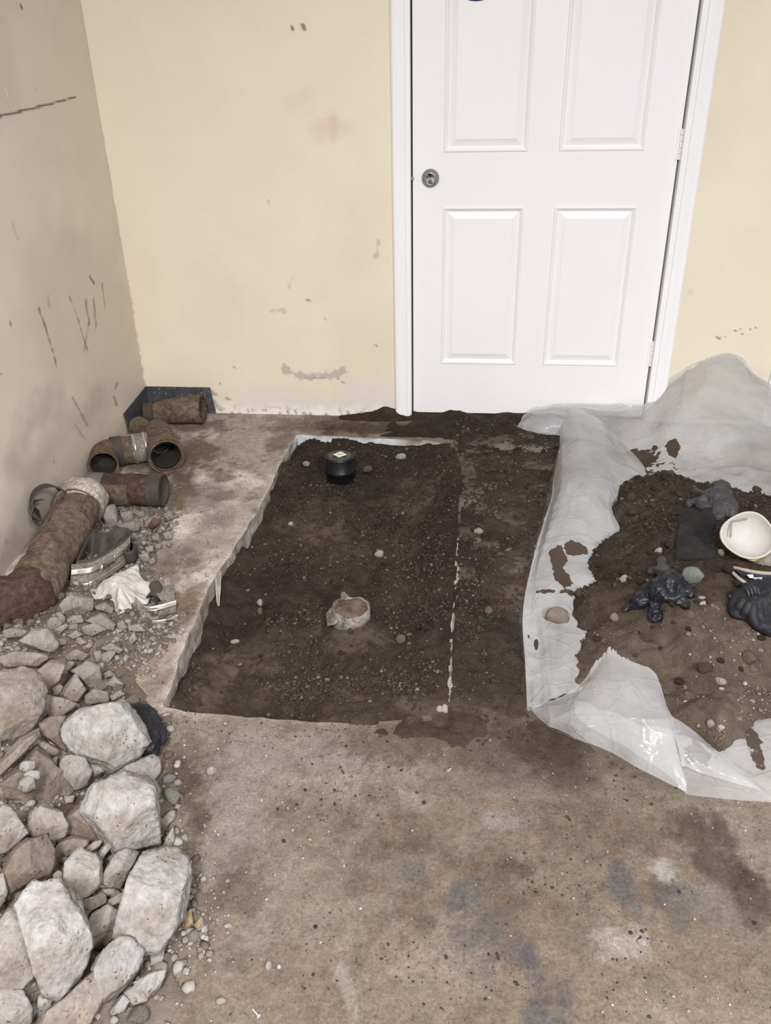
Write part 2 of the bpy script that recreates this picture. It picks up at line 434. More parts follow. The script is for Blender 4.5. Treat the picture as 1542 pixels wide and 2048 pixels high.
def lathe(prof, c, seg=40, axis=None):
    """profile of (radius, height) about an axis through c"""
    c = np.asarray(c, float); ax = np.array([0, 0, 1.0]) if axis is None else np.asarray(axis, float) / np.linalg.norm(axis)
    e1 = np.cross(ax, [0, 1, 0] if abs(ax[1]) < .9 else [1, 0, 0]); e1 /= np.linalg.norm(e1); e2 = np.cross(ax, e1)
    a = np.linspace(0, 2 * math.pi, seg, endpoint=False)
    V = np.array([c + ax * h + r * (math.cos(q) * e1 + math.sin(q) * e2) for r, h in prof for q in a])
    return V, gridfaces(len(prof), seg, True)[:, ::-1]

_ico = {}
def ico(level):
    if level not in _ico:
        b = bmesh.new(); bmesh.ops.create_icosphere(b, subdivisions=level, radius=1.0)
        _ico[level] = (np.array([v.co[:] for v in b.verts]), np.array([[v.index for v in f.verts] for f in b.faces])); b.free()
    return _ico[level]
def rock_shape(normals, h, level, p=22, rough=.05, seed=0, size=.05):
    D, Fc = ico(level); D = D / np.linalg.norm(D, axis=1)[:, None]
    q = np.clip((D @ np.asarray(normals).T) / np.asarray(h)[None], 0, None)
    r = np.sum(q ** p, axis=1) ** (-1.0 / p)
    V = D * r[:, None]
    n = fbm(V[:, 0] / size * 1.3 + seed * 3.1, V[:, 1] / size * 1.3 + 7, V[:, 2] / size * 1.3, 5, seed)
    V = V * (1 + rough * n)[:, None]
    if level >= 4:
        V = V * (1 + .030 * (ridged(V[:, 0] / size * 2.2 + seed, V[:, 1] / size * 2.2, V[:, 2] / size * 2.2, 3, seed + 3) - .6) + .022 * fbm(V[:, 0] / size * 7 + seed, V[:, 1] / size * 7, V[:, 2] / size * 7, 4, seed + 5, .7))[:, None]
    return V, Fc
def random_rock(size, level=2, seed=0, flat=.75, rough=.06, k=30):
    g = np.random.default_rng(seed)
    n = g.normal(size=(k, 3)); n /= np.linalg.norm(n, axis=1)[:, None]
    h = size * g.uniform(.62, 1.0, k)
    sc = np.array([g.uniform(.8, 1.25), g.uniform(.7, 1.1), flat * g.uniform(.8, 1.1)])
    V, Fc = rock_shape(n, h, level, 14, rough, seed, size)
    return V * sc, Fc

# ================================================================== STRUCTURE
def jag(pts, step=.012, amp=.004, seed=1, closed=True):
    out = []; n = len(pts)
    for i in range(n if closed else n - 1):
        a, b = np.array(pts[i][:2]), np.array(pts[(i + 1) % n][:2]); L = np.linalg.norm(b - a); k = max(1, int(L / step))
        nn = np.array([-(b - a)[1], (b - a)[0]]) / (L + 1e-9)
        for j in range(k):
            p = a + (b - a) * j / k
            out.append(p + nn * amp * float(fbm(p[0] * 25, p[1] * 25, seed, 4, seed)) * (1 if j else .3))
    if not closed: out.append(np.array(pts[-1][:2]))
    return out
TR_PX = [(594, 870), (560, 928), (536, 985), (490, 1062), (452, 1120), (427, 1158), (415, 1180), (392, 1240), (366, 1300), (345, 1362), (326, 1412),
         (372, 1424), (480, 1432), (600, 1443), (700, 1447), (800, 1440), (893, 1425), (899, 1300), (908, 1180), (914, 1080), (920, 985), (923, 930), (908, 893), (860, 882), (760, 877), (680, 873)]
TR = [P(*q)[:2] for q in TR_PX]
TRJ = jag(TR, .012, .0028)
XT = np.array([q[0] for q in TR]); YT = np.array([q[1] for q in TR])

def axis(a, b, s): return np.linspace(a, b, int(round((b - a) / s)) + 1)
def blend(c, col, m): return c * (1 - m[..., None]) + np.asarray(col) * m[..., None]

# ---- floor slab with the sawn trench
gx, gy = axis(-1.33, 1.75, .0075), axis(.28, 3.24, .0075)
X, Y = np.meshgrid(gx, gy, indexing='ij')
sd = sdist(X, Y, TRJ)
ins = sd > 0
rem = ins[:-1, :-1] & ins[1:, :-1] & ins[1:, 1:] & ins[:-1, 1:]
keep = ~rem
kv = np.zeros(X.shape, bool)
for di in (0, 1):
    for dj in (0, 1):
        kv[di:X.shape[0] - 1 + di, dj:X.shape[1] - 1 + dj] |= keep
snap = np.argwhere(ins & kv)
for i, j in snap:
    x, y = X[i, j], Y[i, j]; best = (1e9, x, y)
    for k in range(len(TRJ)):
        a, b = TRJ[k], TRJ[(k + 1) % len(TRJ)]
        if abs(a[0] - x) > .06 or abs(a[1] - y) > .06: continue
        e = b - a; tt = min(1, max(0, ((x - a[0]) * e[0] + (y - a[1]) * e[1]) / (e @ e + 1e-12))); q = a + e * tt
        dd = (q[0] - x) ** 2 + (q[1] - y) ** 2
        if dd < best[0]: best = (dd, q[0], q[1])
    X[i, j], Y[i, j] = best[1:]
Z = .0012 * fbm(X * 6, Y * 6, 0, 5, 2)
# colours of the slab: bare grey strip on the left, tan dust in front, stains and worn paint
n1, n2, n3 = fbm(X * 3, Y * 3, 0, 5, 11), fbm(X * 9, Y * 9, 0, 5, 12), fbm(X * 22, Y * 22, 0, 4, 13)
tan_, tan2, greyc, pale, bluec, brown, soilc = lin(151, 134, 117), lin(166, 150, 134), lin(150, 139, 129), lin(182, 171, 160), lin(117, 112, 109), lin(108, 93, 81), lin(82, 69, 59)
C = blend(np.broadcast_to(tan_, X.shape + (3,)).copy(), tan2, sm(-.3, .7, n1 + .4 * n2))
C = blend(C, lin(124, 107, 91), .7 * sm(.15, .85, fbm(X * 4 + 9, Y * 4, 0, 5, 21) + .3 * n3))
strip = sm(-.50, -.68, X + .03 * n2) * sm(1.2, 1.5, Y)
cs = blend(np.broadcast_to(greyc, X.shape + (3,)).copy(), pale, sm(.0, .8, n2 + .5 * n1))
cs = blend(cs, brown, .8 * sm(.25, .8, fbm(X * 7 + 3, Y * 7, 0, 5, 31) + .35 * n3))
cs = blend(cs, lin(110, 101, 94), .5 * sm(.3, .8, fbm(X * 5, Y * 5 + 4, 0, 4, 33)))
C = blend(C, cs, strip)
for px, py, rx, ry, col, op, rot in [
        (590, 1530, 190, 70, pale, .45, 0), (480, 1590, 60, 120, lin(176, 164, 154), .6, 0), (700, 1500, 120, 40, lin(170, 158, 148), .4, 0),
        (850, 1560, 60, 50, pale, .35, 0), (990, 1500, 45, 40, lin(160, 156, 152), .8, 0), (1140, 1485, 55, 26, lin(196, 190, 180), .85, -.3), (1010, 1640, 60, 20, lin(170, 164, 160), .5, 0),
        (925, 1800, 42, 40, bluec, .9, 0), (980, 1860, 60, 55, bluec, .85, .4), (1040, 1920, 65, 60, bluec, .95, .5), (1105, 1990, 60, 60, lin(118, 110, 110), .9, .3), (1040, 1880, 25, 60, lin(112, 104, 104), .7, .5), (1110, 2040, 60, 40, bluec, .9, 0),
        (1245, 1775, 38, 55, bluec, .9, 0), (1345, 1790, 40, 60, bluec, .7, 0), (1430, 1800, 90, 70, lin(146, 138, 132), .7, 0), (820, 1745, 30, 25, bluec, .7, 0),
        (1235, 1890, 60, 45, lin(190, 178, 164), .8, 0), (1330, 1740, 28, 22, lin(200, 192, 182), .8, 0), (690, 1960, 16, 55, lin(190, 178, 166), .7, .35), (700, 1880, 10, 40, lin(184, 172, 160), .5, .2),
        (840, 1690, 60, 20, brown, .6, 0), (830, 1830, 50, 60, lin(124, 106, 90), .6, .5), (480, 1790, 50, 40, brown, .5, 0), (470, 1730, 30, 30, brown, .4, 0), (480, 1930, 40, 25, brown, .5, 0),
        (1050, 1735, 40, 22, brown, .8, 0), (1440, 1740, 60, 40, soilc, .7, -.5), (1400, 1670, 60, 25, brown, .85, 0), (1500, 1770, 60, 45, soilc, .7, 0), (1520, 1830, 40, 30, brown, .7, 0), (1360, 1640, 70, 20, brown, .6, 0), (900, 1480, 200, 45, lin(120, 103, 88), .75, 0), (1080, 1500, 120, 40, lin(126, 109, 94), .6, 0), (720, 1640, 160, 40, lin(128, 111, 95), .5, 0), (1150, 1650, 160, 60, lin(126, 109, 93), .55, 0),
        (340, 1580, 50, 90, brown, .85, 0), (370, 1700, 40, 90, brown, .8, 0), (400, 1820, 40, 100, lin(120, 103, 88), .7, 0),
        (385, 905, 55, 45, lin(98, 82, 68), .9, 0), (345, 985, 50, 45, lin(104, 88, 73), .95, 0), (330, 945, 60, 20, lin(90, 76, 64), .9, 0), (280, 930, 40, 25, lin(96, 84, 74), .8, 0),
        (480, 935, 55, 16, brown, .6, 0), (440, 995, 30, 10, lin(96, 84, 75), .6, 0), (380, 1120, 60, 22, brown, .6, 0), (300, 1235, 80, 20, brown, .8, 0), (355, 1215, 45, 30, lin(104, 88, 74), .9, 0), (320, 1150, 40, 30, lin(100, 86, 73), .6, 0), (290, 1330, 60, 50, lin(128, 114, 100), .7, 0),
        (640, 850, 120, 12, brown, .7, 0), (720, 855, 90, 14, soilc, .7, 0), (560, 840, 80, 8, lin(120, 106, 92), .6, 0)]:
    C = blend(C, col, op * ell(X, Y, px, py, rx, ry, rot=rot))
# dark soil trodden in to the right of the trench, fading towards the front
trod = sm(-.16, -.02, X + .06 * n2 + .05 * n1) * sm(.62, .40, X + .05 * n1) * sm(1.12, 1.52, Y + .11 * n1 + .05 * n2)
C = blend(C, lin(104, 89, 76), .85 * trod)
C = blend(C, lin(78, 66, 57), .8 * trod * sm(-.3, .5, n2 + .5 * n3 + .3 * n1))
C = blend(C, lin(156, 146, 136), .8 * ell(X, Y, 1050, 905, 80, 30) * sm(-.2, .5, n2 + n3))
C = blend(C, lin(140, 131, 122), .75 * ell(X, Y, 1000, 985, 95, 16, rot=.55))
C = blend(C, lin(150, 140, 128), .7 * ell(X, Y, 1010, 1100, 70, 30) * sm(-.1, .5, n3 + .4 * n2))
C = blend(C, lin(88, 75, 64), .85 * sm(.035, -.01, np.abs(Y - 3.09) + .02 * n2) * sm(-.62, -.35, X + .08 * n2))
# chipped pale arris of the cut and its saw line
arr = sm(.016, .002, -sd + .008 * n3) * (sd < .02)
C = blend(C, lin(186, 177, 165), .35 * arr * sm(-.52, -.6, X))
edge_r = ldist(X, Y, [P(*q)[:2] for q in [(893, 1430), (899, 1300), (908, 1180), (915, 1080)]])
C = blend(C, lin(212, 204, 194), .85 * sm(.009, .003, edge_r + .007 * fbm(X * 20, Y * 12, 0, 4, 8)))
edge_f = ldist(X, Y, [P(*q)[:2] for q in [(372, 1424), (480, 1432), (600, 1443), (700, 1447)]])
C = blend(C, lin(176, 164, 150), .6 * sm(.016, .003, edge_f))
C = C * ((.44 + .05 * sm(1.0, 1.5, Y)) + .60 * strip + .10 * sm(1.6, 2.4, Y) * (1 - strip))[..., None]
nu, nv = X.shape
V = np.stack([X, Y, Z], -1).reshape(-1, 3)
Fc = gridfaces(nu, nv)[keep.reshape(-1)]
floor = mesh('floor', V, Fc, M['floor'], smooth=True, tint=C.reshape(-1, 3)); tag(floor, 'dusty concrete floor slab with a sawn trench', kind='structure')
# sawn sides of the slab (part of the floor)
idx = np.arange(nu * nv).reshape(nu, nv); E = []
r_, k_ = rem, keep
for (A, B, va, vb) in ((r_[:-1, :], k_[1:, :], idx[1:-1, :-1], idx[1:-1, 1:]), (k_[:-1, :], r_[1:, :], idx[1:-1, 1:], idx[1:-1, :-1]),
                       (r_[:, :-1], k_[:, 1:], idx[1:, 1:-1], idx[:-1, 1:-1]), (k_[:, :-1], r_[:, 1:], idx[:-1, 1:-1], idx[1:, 1:-1])):
    q = np.argwhere(A & B)
    E += [(va[i, j], vb[i, j]) for i, j in q]
E = np.array(E)
top = V[E]                                   # (n,2,3)
lev = np.array([0, -.008, -.02, -.033, -.045, -.06, -.075, -.13])
SV, SF = [], []
for a, b in top:
    o = len(SV)
    for z in lev:
        for p in (a, b):
            j = .006 * float(fbm(p[0] * 18, p[1] * 18, z * 70, 4, 4)) if z < 0 else 0
            SV.append((p[0] + j, p[1] + j, p[2] + z))
    SF += [(o + 2 * k, o + 2 * k + 1, o + 2 * k + 3, o + 2 * k + 2) for k in range(len(lev) - 1)]
SV = np.array(SV)
sc = blend(np.broadcast_to(lin(160, 150, 138), SV.shape).copy(), lin(190, 182, 172), sm(-.2, .6, fbm(SV[:, 0] * 30, SV[:, 1] * 30, SV[:, 2] * 30, 4, 3)))
far = sm(2.84, 2.88, SV[:, 1]) * sm(-.25, -.29, SV[:, 0] + .03 * fbm(SV[:, 0] * 30, 0, 0, 3, 6))
sc = blend(sc, lin(222, 226, 228), far)
mesh('slab_edge', SV, np.array(SF), M['slab_edge'], floor, tint=.72 * sc)
# the scrap of render that hangs below the cut
mb = MB(); a, b = P(437, 1150, -.005), P(434, 1222, -.055)
mb.prism([P(430, 1158, -.004), P(440, 1142, -.006), P(439, 1176, -.024), P(436, 1212, -.045), P(433, 1206, -.045)], (1, .05, 0), .004)
sl = mb.build('broken_sliver', M['slab_edge'], floor, tint=np.broadcast_to(lin(150, 142, 132), (10, 3)))

# ---- left wall
gy, gz = axis(1.25, YW, .005), axis(0, 1.5, .005)
Yg, Zg = np.meshgrid(gy, gz, indexing='ij')
wl = lin(216, 204, 186)
C = np.broadcast_to(wl, Yg.shape + (3,)).copy()
C = blend(C, lin(196, 184, 168), .6 * sm(-.2, .6, fbm(Yg * 2, Zg * 2, 0, 4, 41)))
def wp(px, py): q = PX(px, py, XL); return (q[1], q[2])
def mark(C, A, B, pts, col, wid, op, wob=.5, sd_=0, conv=wp):
    d = ldist(A, B, [conv(*p) for p in pts]) + wid * wob * fbm(A * (60 if wid < .02 else 12), B * (60 if wid < .02 else 12), 0, 4, 50 + sd_)
    return blend(C, col, op * sm(wid, wid * (.35 if wid < .02 else -.2), d))
dk = lin(104, 84, 70); gk = lin(150, 136, 124)
up = sm(0, .01, Zg - (wp(0, 232)[1] + (Yg - wp(0, 232)[0]) / (wp(152, 194)[0] - wp(0, 232)[0]) * (wp(152, 194)[1] - wp(0, 232)[1])))
C = blend(C, lin(192, 182, 170), .55 * up * sm(2.75, 2.2, Yg))
C = mark(C, Yg, Zg, [(-40, 242), (40, 223), (80, 213), (120, 203), (152, 194)], lin(78, 62, 52), .0042, .95, .25)
for pts, wd, op in [([(78, 618), (90, 650), (102, 690), (113, 732)], .006, .75), ([(140, 595), (152, 625), (160, 655), (175, 700)], .006, .6), ([(205, 570), (208, 600), (210, 618)], .009, .6),
                    ([(180, 555), (188, 565)], .007, .8), ([(172, 605), (178, 645)], .012, .55), ([(188, 600), (192, 660)], .012, .5), ([(178, 640), (168, 700)], .008, .4), ([(95, 585), (98, 610)], .008, .3),
                    ([(145, 795), (175, 852)], .008, .65), ([(150, 850), (172, 880)], .008, .4), ([(230, 775), (236, 768)], .01, .5), ([(228, 796), (232, 806)], .014, .5), ([(25, 445), (35, 475)], .01, .2),
                    ([(12, 1080), (12, 1084)], .012, .7), ([(42, 12), (44, 15)], .006, .9), ([(72, 179), (74, 180)], .004, .7), ([(108, 923), (109, 924)], .006, .9), ([(20, 646), (24, 652)], .006, .6), ([(198, 810), (199, 811)], .005, .8), ([(0, 750), (4, 748)], .005, .5)]:
    C = mark(C, Yg, Zg, pts, dk, wd, op, .6)
C = mark(C, Yg, Zg, [(12, 174), (16, 194)], lin(230, 224, 214), .003, .9, .2)
C = mark(C, Yg, Zg, [(118, 790), (60, 860), (20, 930)], gk, .09, .40, .5, 1)
C = mark(C, Yg, Zg, [(200, 800), (120, 880), (50, 960)], lin(168, 156, 144), .13, .5, .4, 2)
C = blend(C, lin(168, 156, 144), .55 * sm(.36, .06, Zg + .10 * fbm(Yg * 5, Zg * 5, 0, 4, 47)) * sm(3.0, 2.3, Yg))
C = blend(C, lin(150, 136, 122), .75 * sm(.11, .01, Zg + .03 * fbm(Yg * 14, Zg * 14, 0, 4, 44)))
C = blend(C, lin(200, 200, 196), .25 * sm(.3, .8, fbm(Yg * 4, Zg * 3, 0, 4, 49)) * sm(.9, .3, Zg))
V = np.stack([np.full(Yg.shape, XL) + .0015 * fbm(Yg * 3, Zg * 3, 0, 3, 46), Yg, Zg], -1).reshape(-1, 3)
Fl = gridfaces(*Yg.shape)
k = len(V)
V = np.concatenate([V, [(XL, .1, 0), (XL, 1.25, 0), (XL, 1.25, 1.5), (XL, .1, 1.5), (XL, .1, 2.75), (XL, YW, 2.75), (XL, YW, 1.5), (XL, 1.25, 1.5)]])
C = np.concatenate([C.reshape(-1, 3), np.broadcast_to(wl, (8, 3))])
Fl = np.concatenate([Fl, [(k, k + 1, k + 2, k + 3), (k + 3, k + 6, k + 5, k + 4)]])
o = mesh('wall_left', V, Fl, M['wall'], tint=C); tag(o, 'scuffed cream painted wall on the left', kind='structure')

# ---- back wall (two flanks of the door and the piece over it)
def bp(px, py): q = PY(px, py, YW); return (q[0], q[2])
def back(x0, x1, z0, z1, s, left):
    A, B = np.meshgrid(axis(x0, x1, s), axis(z0, z1, s), indexing='ij')
    C = np.broadcast_to(lin(226, 215, 193), A.shape + (3,)).copy()
    C = blend(C, lin(222, 206, 184), .45 * sm(-.1, .8, fbm(A * 3, B * 2, 0, 4, 61)))
    if left:
        dust = sm(.19, .03, B + .05 * fbm(A * 7, B * 7, 0, 4, 62)) * sm(-.98, -.86, A + .05 * fbm(A * 9, B * 9, 0, 3, 65))
        C = blend(C, lin(214, 207, 202), .7 * dust)
        C = blend(C, lin(236, 232, 226), .7 * sm(.06, .0, B + .02 * fbm(A * 30, B * 30, 0, 4, 63)))
        C = blend(C, lin(130, 116, 106), .8 * sm(.35, .75, fbm(A * 60, B * 60, 0, 4, 64)) * sm(.05, .0, B))
        C = mark(C, A, B, [(568, 738), (600, 752), (640, 752), (672, 750), (688, 738)], lin(178, 168, 160), .018, .8, .7, 3, bp)
        C = mark(C, A, B, [(612, 756), (650, 756)], lin(150, 140, 134), .005, .7, .5, 4, bp)
        for pts, wd, col, op in [([(640, 262), (690, 262)], .05, lin(210, 188, 166), .45), ([(580, 195), (640, 190)], .06, lin(206, 192, 172), .35), ([(664, 240), (668, 275)], .02, lin(206, 182, 160), .4), ([(583, 52), (586, 57)], .007, dk, .9), ([(607, 51), (609, 57)], .007, dk, .8),
                                 ([(536, 402), (538, 408)], .008, gk, .5), ([(576, 575), (586, 555)], .008, gk, .4), ([(545, 620), (568, 622)], .012, gk, .35), ([(615, 600), (618, 601)], .006, dk, .5), ([(757, 485), (752, 515)], .010, gk, .4), ([(649, 637), (651, 639)], .005, dk, .4),
                                 ([(750, 690), (755, 692)], .006, dk, .5), ([(467, 734), (469, 735)], .006, dk, .5), ([(684, 764), (688, 766)], .006, dk, .5), ([(423, 784), (428, 790)], .012, lin(150, 130, 106), .7), ([(424, 798), (433, 812)], .01, lin(160, 140, 116), .7), ([(455, 797), (460, 799)], .008, dk, .5), ([(440, 766), (441, 767)], .006, dk, .7)]:
            C = mark(C, A, B, pts, col, wd, op, .6, 5, bp)
        C = mark(C, A, B, [(205, 270), (232, 430), (262, 600), (291, 772)], lin(128, 110, 94), .0035, .35, .8, 6, bp)
    else:
        for px, py in [(1432, 673), (1437, 676), (1449, 675), (1470, 661), (1480, 659), (1484, 667), (1500, 659), (1511, 655), (1378, 399)]:
            C = mark(C, A, B, [(px, py), (px + 2, py)], dk, .004, .9, .4, 7, bp)
        C = mark(C, A, B, [(1378, 584), (1384, 582)], lin(200, 194, 186), .01, .5, .5, 8, bp)
    return np.stack([A, np.full(A.shape, YW), B], -1).reshape(-1, 3), gridfaces(*A.shape)[:, ::-1], C.reshape(-1, 3)
V1, F1, C1 = back(XL, -.236, 0, 1.55, .005, True)
V2, F2, C2 = back(.690, 1.75, 0, 1.55, .006, False)
V3 = np.array([(XL, YW, 1.55), (-.236, YW, 1.55), (-.236, YW, 2.75), (XL, YW, 2.75), (.69, YW, 1.55), (1.75, YW, 1.55), (1.75, YW, 2.75), (.69, YW, 2.75), (-.236, YW, 2.06), (.69, YW, 2.06)])
a, b = len(V1), len(V1) + len(V2)
F3 = np.array([(b, b + 1, b + 2, b + 3), (b + 4, b + 5, b + 6, b + 7), (b + 8, b + 9, b + 7, b + 2)])
o = mesh('wall_back', np.concatenate([V1, V2, V3]), np.concatenate([F1, F2 + a, F3]), M['wall'], tint=np.concatenate([C1, C2, np.broadcast_to(lin(226, 215, 193), (10, 3))]))
tag(o, 'cream painted back wall either side of the white door', kind='structure')

# ---- door casing (with jamb) and the far casing at the right edge
tr = empty('trim_1', (0, YW, 0), None, None); tag(tr, 'white painted door casing with a rotted left foot', kind='structure')
def casing(name, x0, x1, z0, inner):
    mb = MB(); w_ = x1 - x0
    prof = [(0, 0), (0, .012), (.10, .017), (.30, .018), (.62, .013), (.80, .013), (.86, .009), (1, .009), (1, 0)]
    if inner < 0: prof = [(1 - a_, b_) for a_, b_ in prof][::-1]
    n = len(prof); zs = [2.12]
    pts = []
    for i, (a_, b_) in enumerate(prof):
        zz = z0 + (.012 * abs(math.sin(i * 2.3)) if z0 < .02 else 0)
        pts.append((x0 + a_ * w_, YW - b_, zz))
    topp = [(p[0], p[1], 2.12) for p in pts]
    mb.add(pts + topp, [tuple(range(n)), tuple(range(n, 2 * n))[::-1]] + [(i, n + i, n + (i + 1) % n, (i + 1) % n) for i in range(n)])
    return mb.build(name, M['trim'], tr)
casing('casing_board', -.291, -.236, -.002, 1)
casing('casing_board', .690, .748, .0, -1)
mb = MB(); mb.box((-.236, YW - .008, .012), (-.2285, YD + .05, 2.10)); mb.build('jamb', M['trim'], tr)
mb = MB(); mb.box((.6815, YW - .008, .012), (.690, YD + .05, 2.10)); mb.build('jamb', M['trim'], tr)
mb = MB(); mb.box((-.30, YW - .018, 2.06), (.757, YW, 2.12)); mb.build('casing_board', M['trim'], tr)
q0, q1 = PY(1537, 762, YW)[0], PY(1590, 762, YW)[0]
mb = MB(); mb.box((q0, YW - .016, 0), (q0 + .08, YW, 2.1)); mb.box((q0 + .012, YW - .02, 0), (q0 + .07, YW - .016, 2.1))
o = mb.build('trim_2', M['trim']); tag(o, 'white painted upright board at the far right of the back wall', kind='structure')
mb = MB(); mb.box((-.27, 3.23, -.02), (.73, 3.25, 2.12)); o = mb.build('door_gap_shade', M['dark']); tag(o, 'dark board painting the shade behind the door', kind='structure')  # dark board stands in for the shade in the gaps round the door

# ---- door leaf with raised panels
dr = empty('door_1', (.675, YD, .012), None, None); tag(dr, 'white panelled door with a deadbolt and a dusty foot', kind='structure')
dx0, dx1, dz0, dz1 = -.2225, .6755, .0125, 2.045
px_ = [(-.1155, .1725), (.2765, .5615)]
pz_ = [(.216, .798), (.977, 1.610), (1.70, 1.93)]
mb = MB()
def slabpiece(x0, x1, z0, z1): mb.box((x0, YD, z0), (x1, YD + .038, z1))
slabpiece(dx0, px_[0][0], dz0, dz1); slabpiece(px_[0][1], px_[1][0], dz0, dz1); slabpiece(px_[1][1], dx1, dz0, dz1)
zz = [dz0] + [v for p in pz_ for v in p] + [dz1]
for (a, b) in px_:
    for i in range(0, len(zz), 2): slabpiece(a, b, zz[i], zz[i + 1])
leaf = mb.build('door_leaf', M['door'], dr)
for (x0, x1) in px_:
    for (z0, z1) in pz_:
        rings = [(0, 0), (.003, -.0035), (.007, -.0035), (.0085, .001), (.0125, .003), (.014, .0075), (.017, .0085), (.019, .0085), (.0395, .0015), (.041, .0005), (.043, .0005)]
        Vp, Fp = [], []
        for s_, d_ in rings:
            Vp += [(x0 + s_, YD + d_, z0 + s_), (x1 - s_, YD + d_, z0 + s_), (x1 - s_, YD + d_, z1 - s_), (x0 + s_, YD + d_, z1 - s_)]
        for r in range(len(rings) - 1):
            for q in range(4): Fp.append((r * 4 + q, r * 4 + (q + 1) % 4, (r + 1) * 4 + (q + 1) % 4, (r + 1) * 4 + q))
        e = (len(rings) - 1) * 4; Fp.append((e, e + 1, e + 2, e + 3))
        mesh('door_panel', Vp, Fp, M['door'], dr, smooth=False)
# deadbolt
c = PY(861, 356, YD)
lk = empty('deadbolt', tuple(np.array(c) - np.array([.675, YD, .012])), None, None); lk.parent = dr
def lpart(name, prof, mat, parent=lk):
    V_, F_ = lathe(prof, c, 40, (0, -1, 0)); return mesh(name, V_ - c, F_, mat, None, True), name
def lk_part(name, prof, mat):
    V_, F_ = lathe(prof, (0, 0, 0), 40, (0, -1, 0)); o_ = mesh(name, V_, F_, mat); o_.parent = lk; return o_
lk_part('rose', [(.0305, 0), (.0305, .004), (.029, .009), (.0215, .020), (.0205, .021), (.0205, .019)], M['steel'])
lk_part('cylinder_face', [(.0205, .019), (.0185, .022), (.0175, .0205), (.0170, .019), (.0001, .0192)], M['bright_steel'])
o = lk_part('keyway', [(.0085, .0188), (.0085, .0206), (.0078, .0208), (.0001, .0208)], M['steel']); o.location = (0, 0, -.0065)
mb = MB(); mb.box((-.0012, -.0214, -.0135), (.0012, -.0205, -.006)); V_, F_ = lathe([(.0001, .0214), (.0022, .0214), (.0022, .0205)], (0, 0, -.006), 14, (0, -1, 0)); mb.add(V_, F_)
o = mb.build('key_slot', M['dark']); o.parent = lk
mb = MB(); mb.box((-.231, YD - .003, c[2] - .006), (-.219, YD + .02, c[2] + .004)); mb.build('bolt_strike', M['steel'], dr)
for px, py in ((1358, 290), (1297, 711)):
    h = PY(px, py, YW); mb = MB()
    hx = .679
    for k in range(5):
        V_, F_ = lathe([(.0001, 0), (.0052, 0), (.0058, .001), (.0058, .0175), (.0052, .0185), (.0001, .0185)], (hx, YD - .006, h[2] - .048 + k * .0193), 12); mb.add(V_, F_)
    mb.box((hx - .012, YD - .003, h[2] - .048), (hx + .008, YD - .0005, h[2] + .048))
    mb.build('hinge', M['trim'], dr)
c = PY(953, 2, YD) + np.array([0, 0, .1065])
V_, F_ = lathe([(.0001, .0015), (.105, .0015), (.107, 0)], (c[0], YD - .0005, c[2]), 64, (0, -1, 0))
o = mesh('round_sign', V_, F_, M['blue'], origin=(c[0], YD, c[2] - .107)); tag(o, 'round dark blue sign stuck high on the white door', 'sign')

# ================================================================== SOIL, HEAP AND RUBBLE BED (height fields)
YR_ = np.array([P(*q)[1] for q in [(893, 1425), (899, 1300), (908, 1180), (914, 1080), (920, 985), (923, 930), (908, 893)]])
XR_ = np.array([P(*q)[0] for q in [(893, 1425), (899, 1300), (908, 1180), (914, 1080), (920, 985), (923, 930), (908, 893)]])
SHEET = [P(*q)[:2] for q in [(1031, 853), (1075, 868), (1120, 872), (1112, 936), (1095, 1013), (1076, 1080), (1058, 1150), (1046, 1235), (1051, 1330), (1055, 1420), (1088, 1448), (1148, 1476), (1211, 1502), (1267, 1532), (1316, 1557), (1373, 1587), (1542, 1604), (1700, 1604), (1700, 840), (1200, 815), (1050, 826)]]
YL_ = np.array([P(*q)[1] for q in TR_PX[:11]])[::-1]; XL_E = np.array([P(*q)[0] for q in TR_PX[:11]])[::-1]
def gb(x, y, px, py, rad, z=-.06):
    c = P(px, py, z); return np.exp(-((x - c[0]) ** 2 + (y - c[1]) ** 2) / (2 * rad * rad))
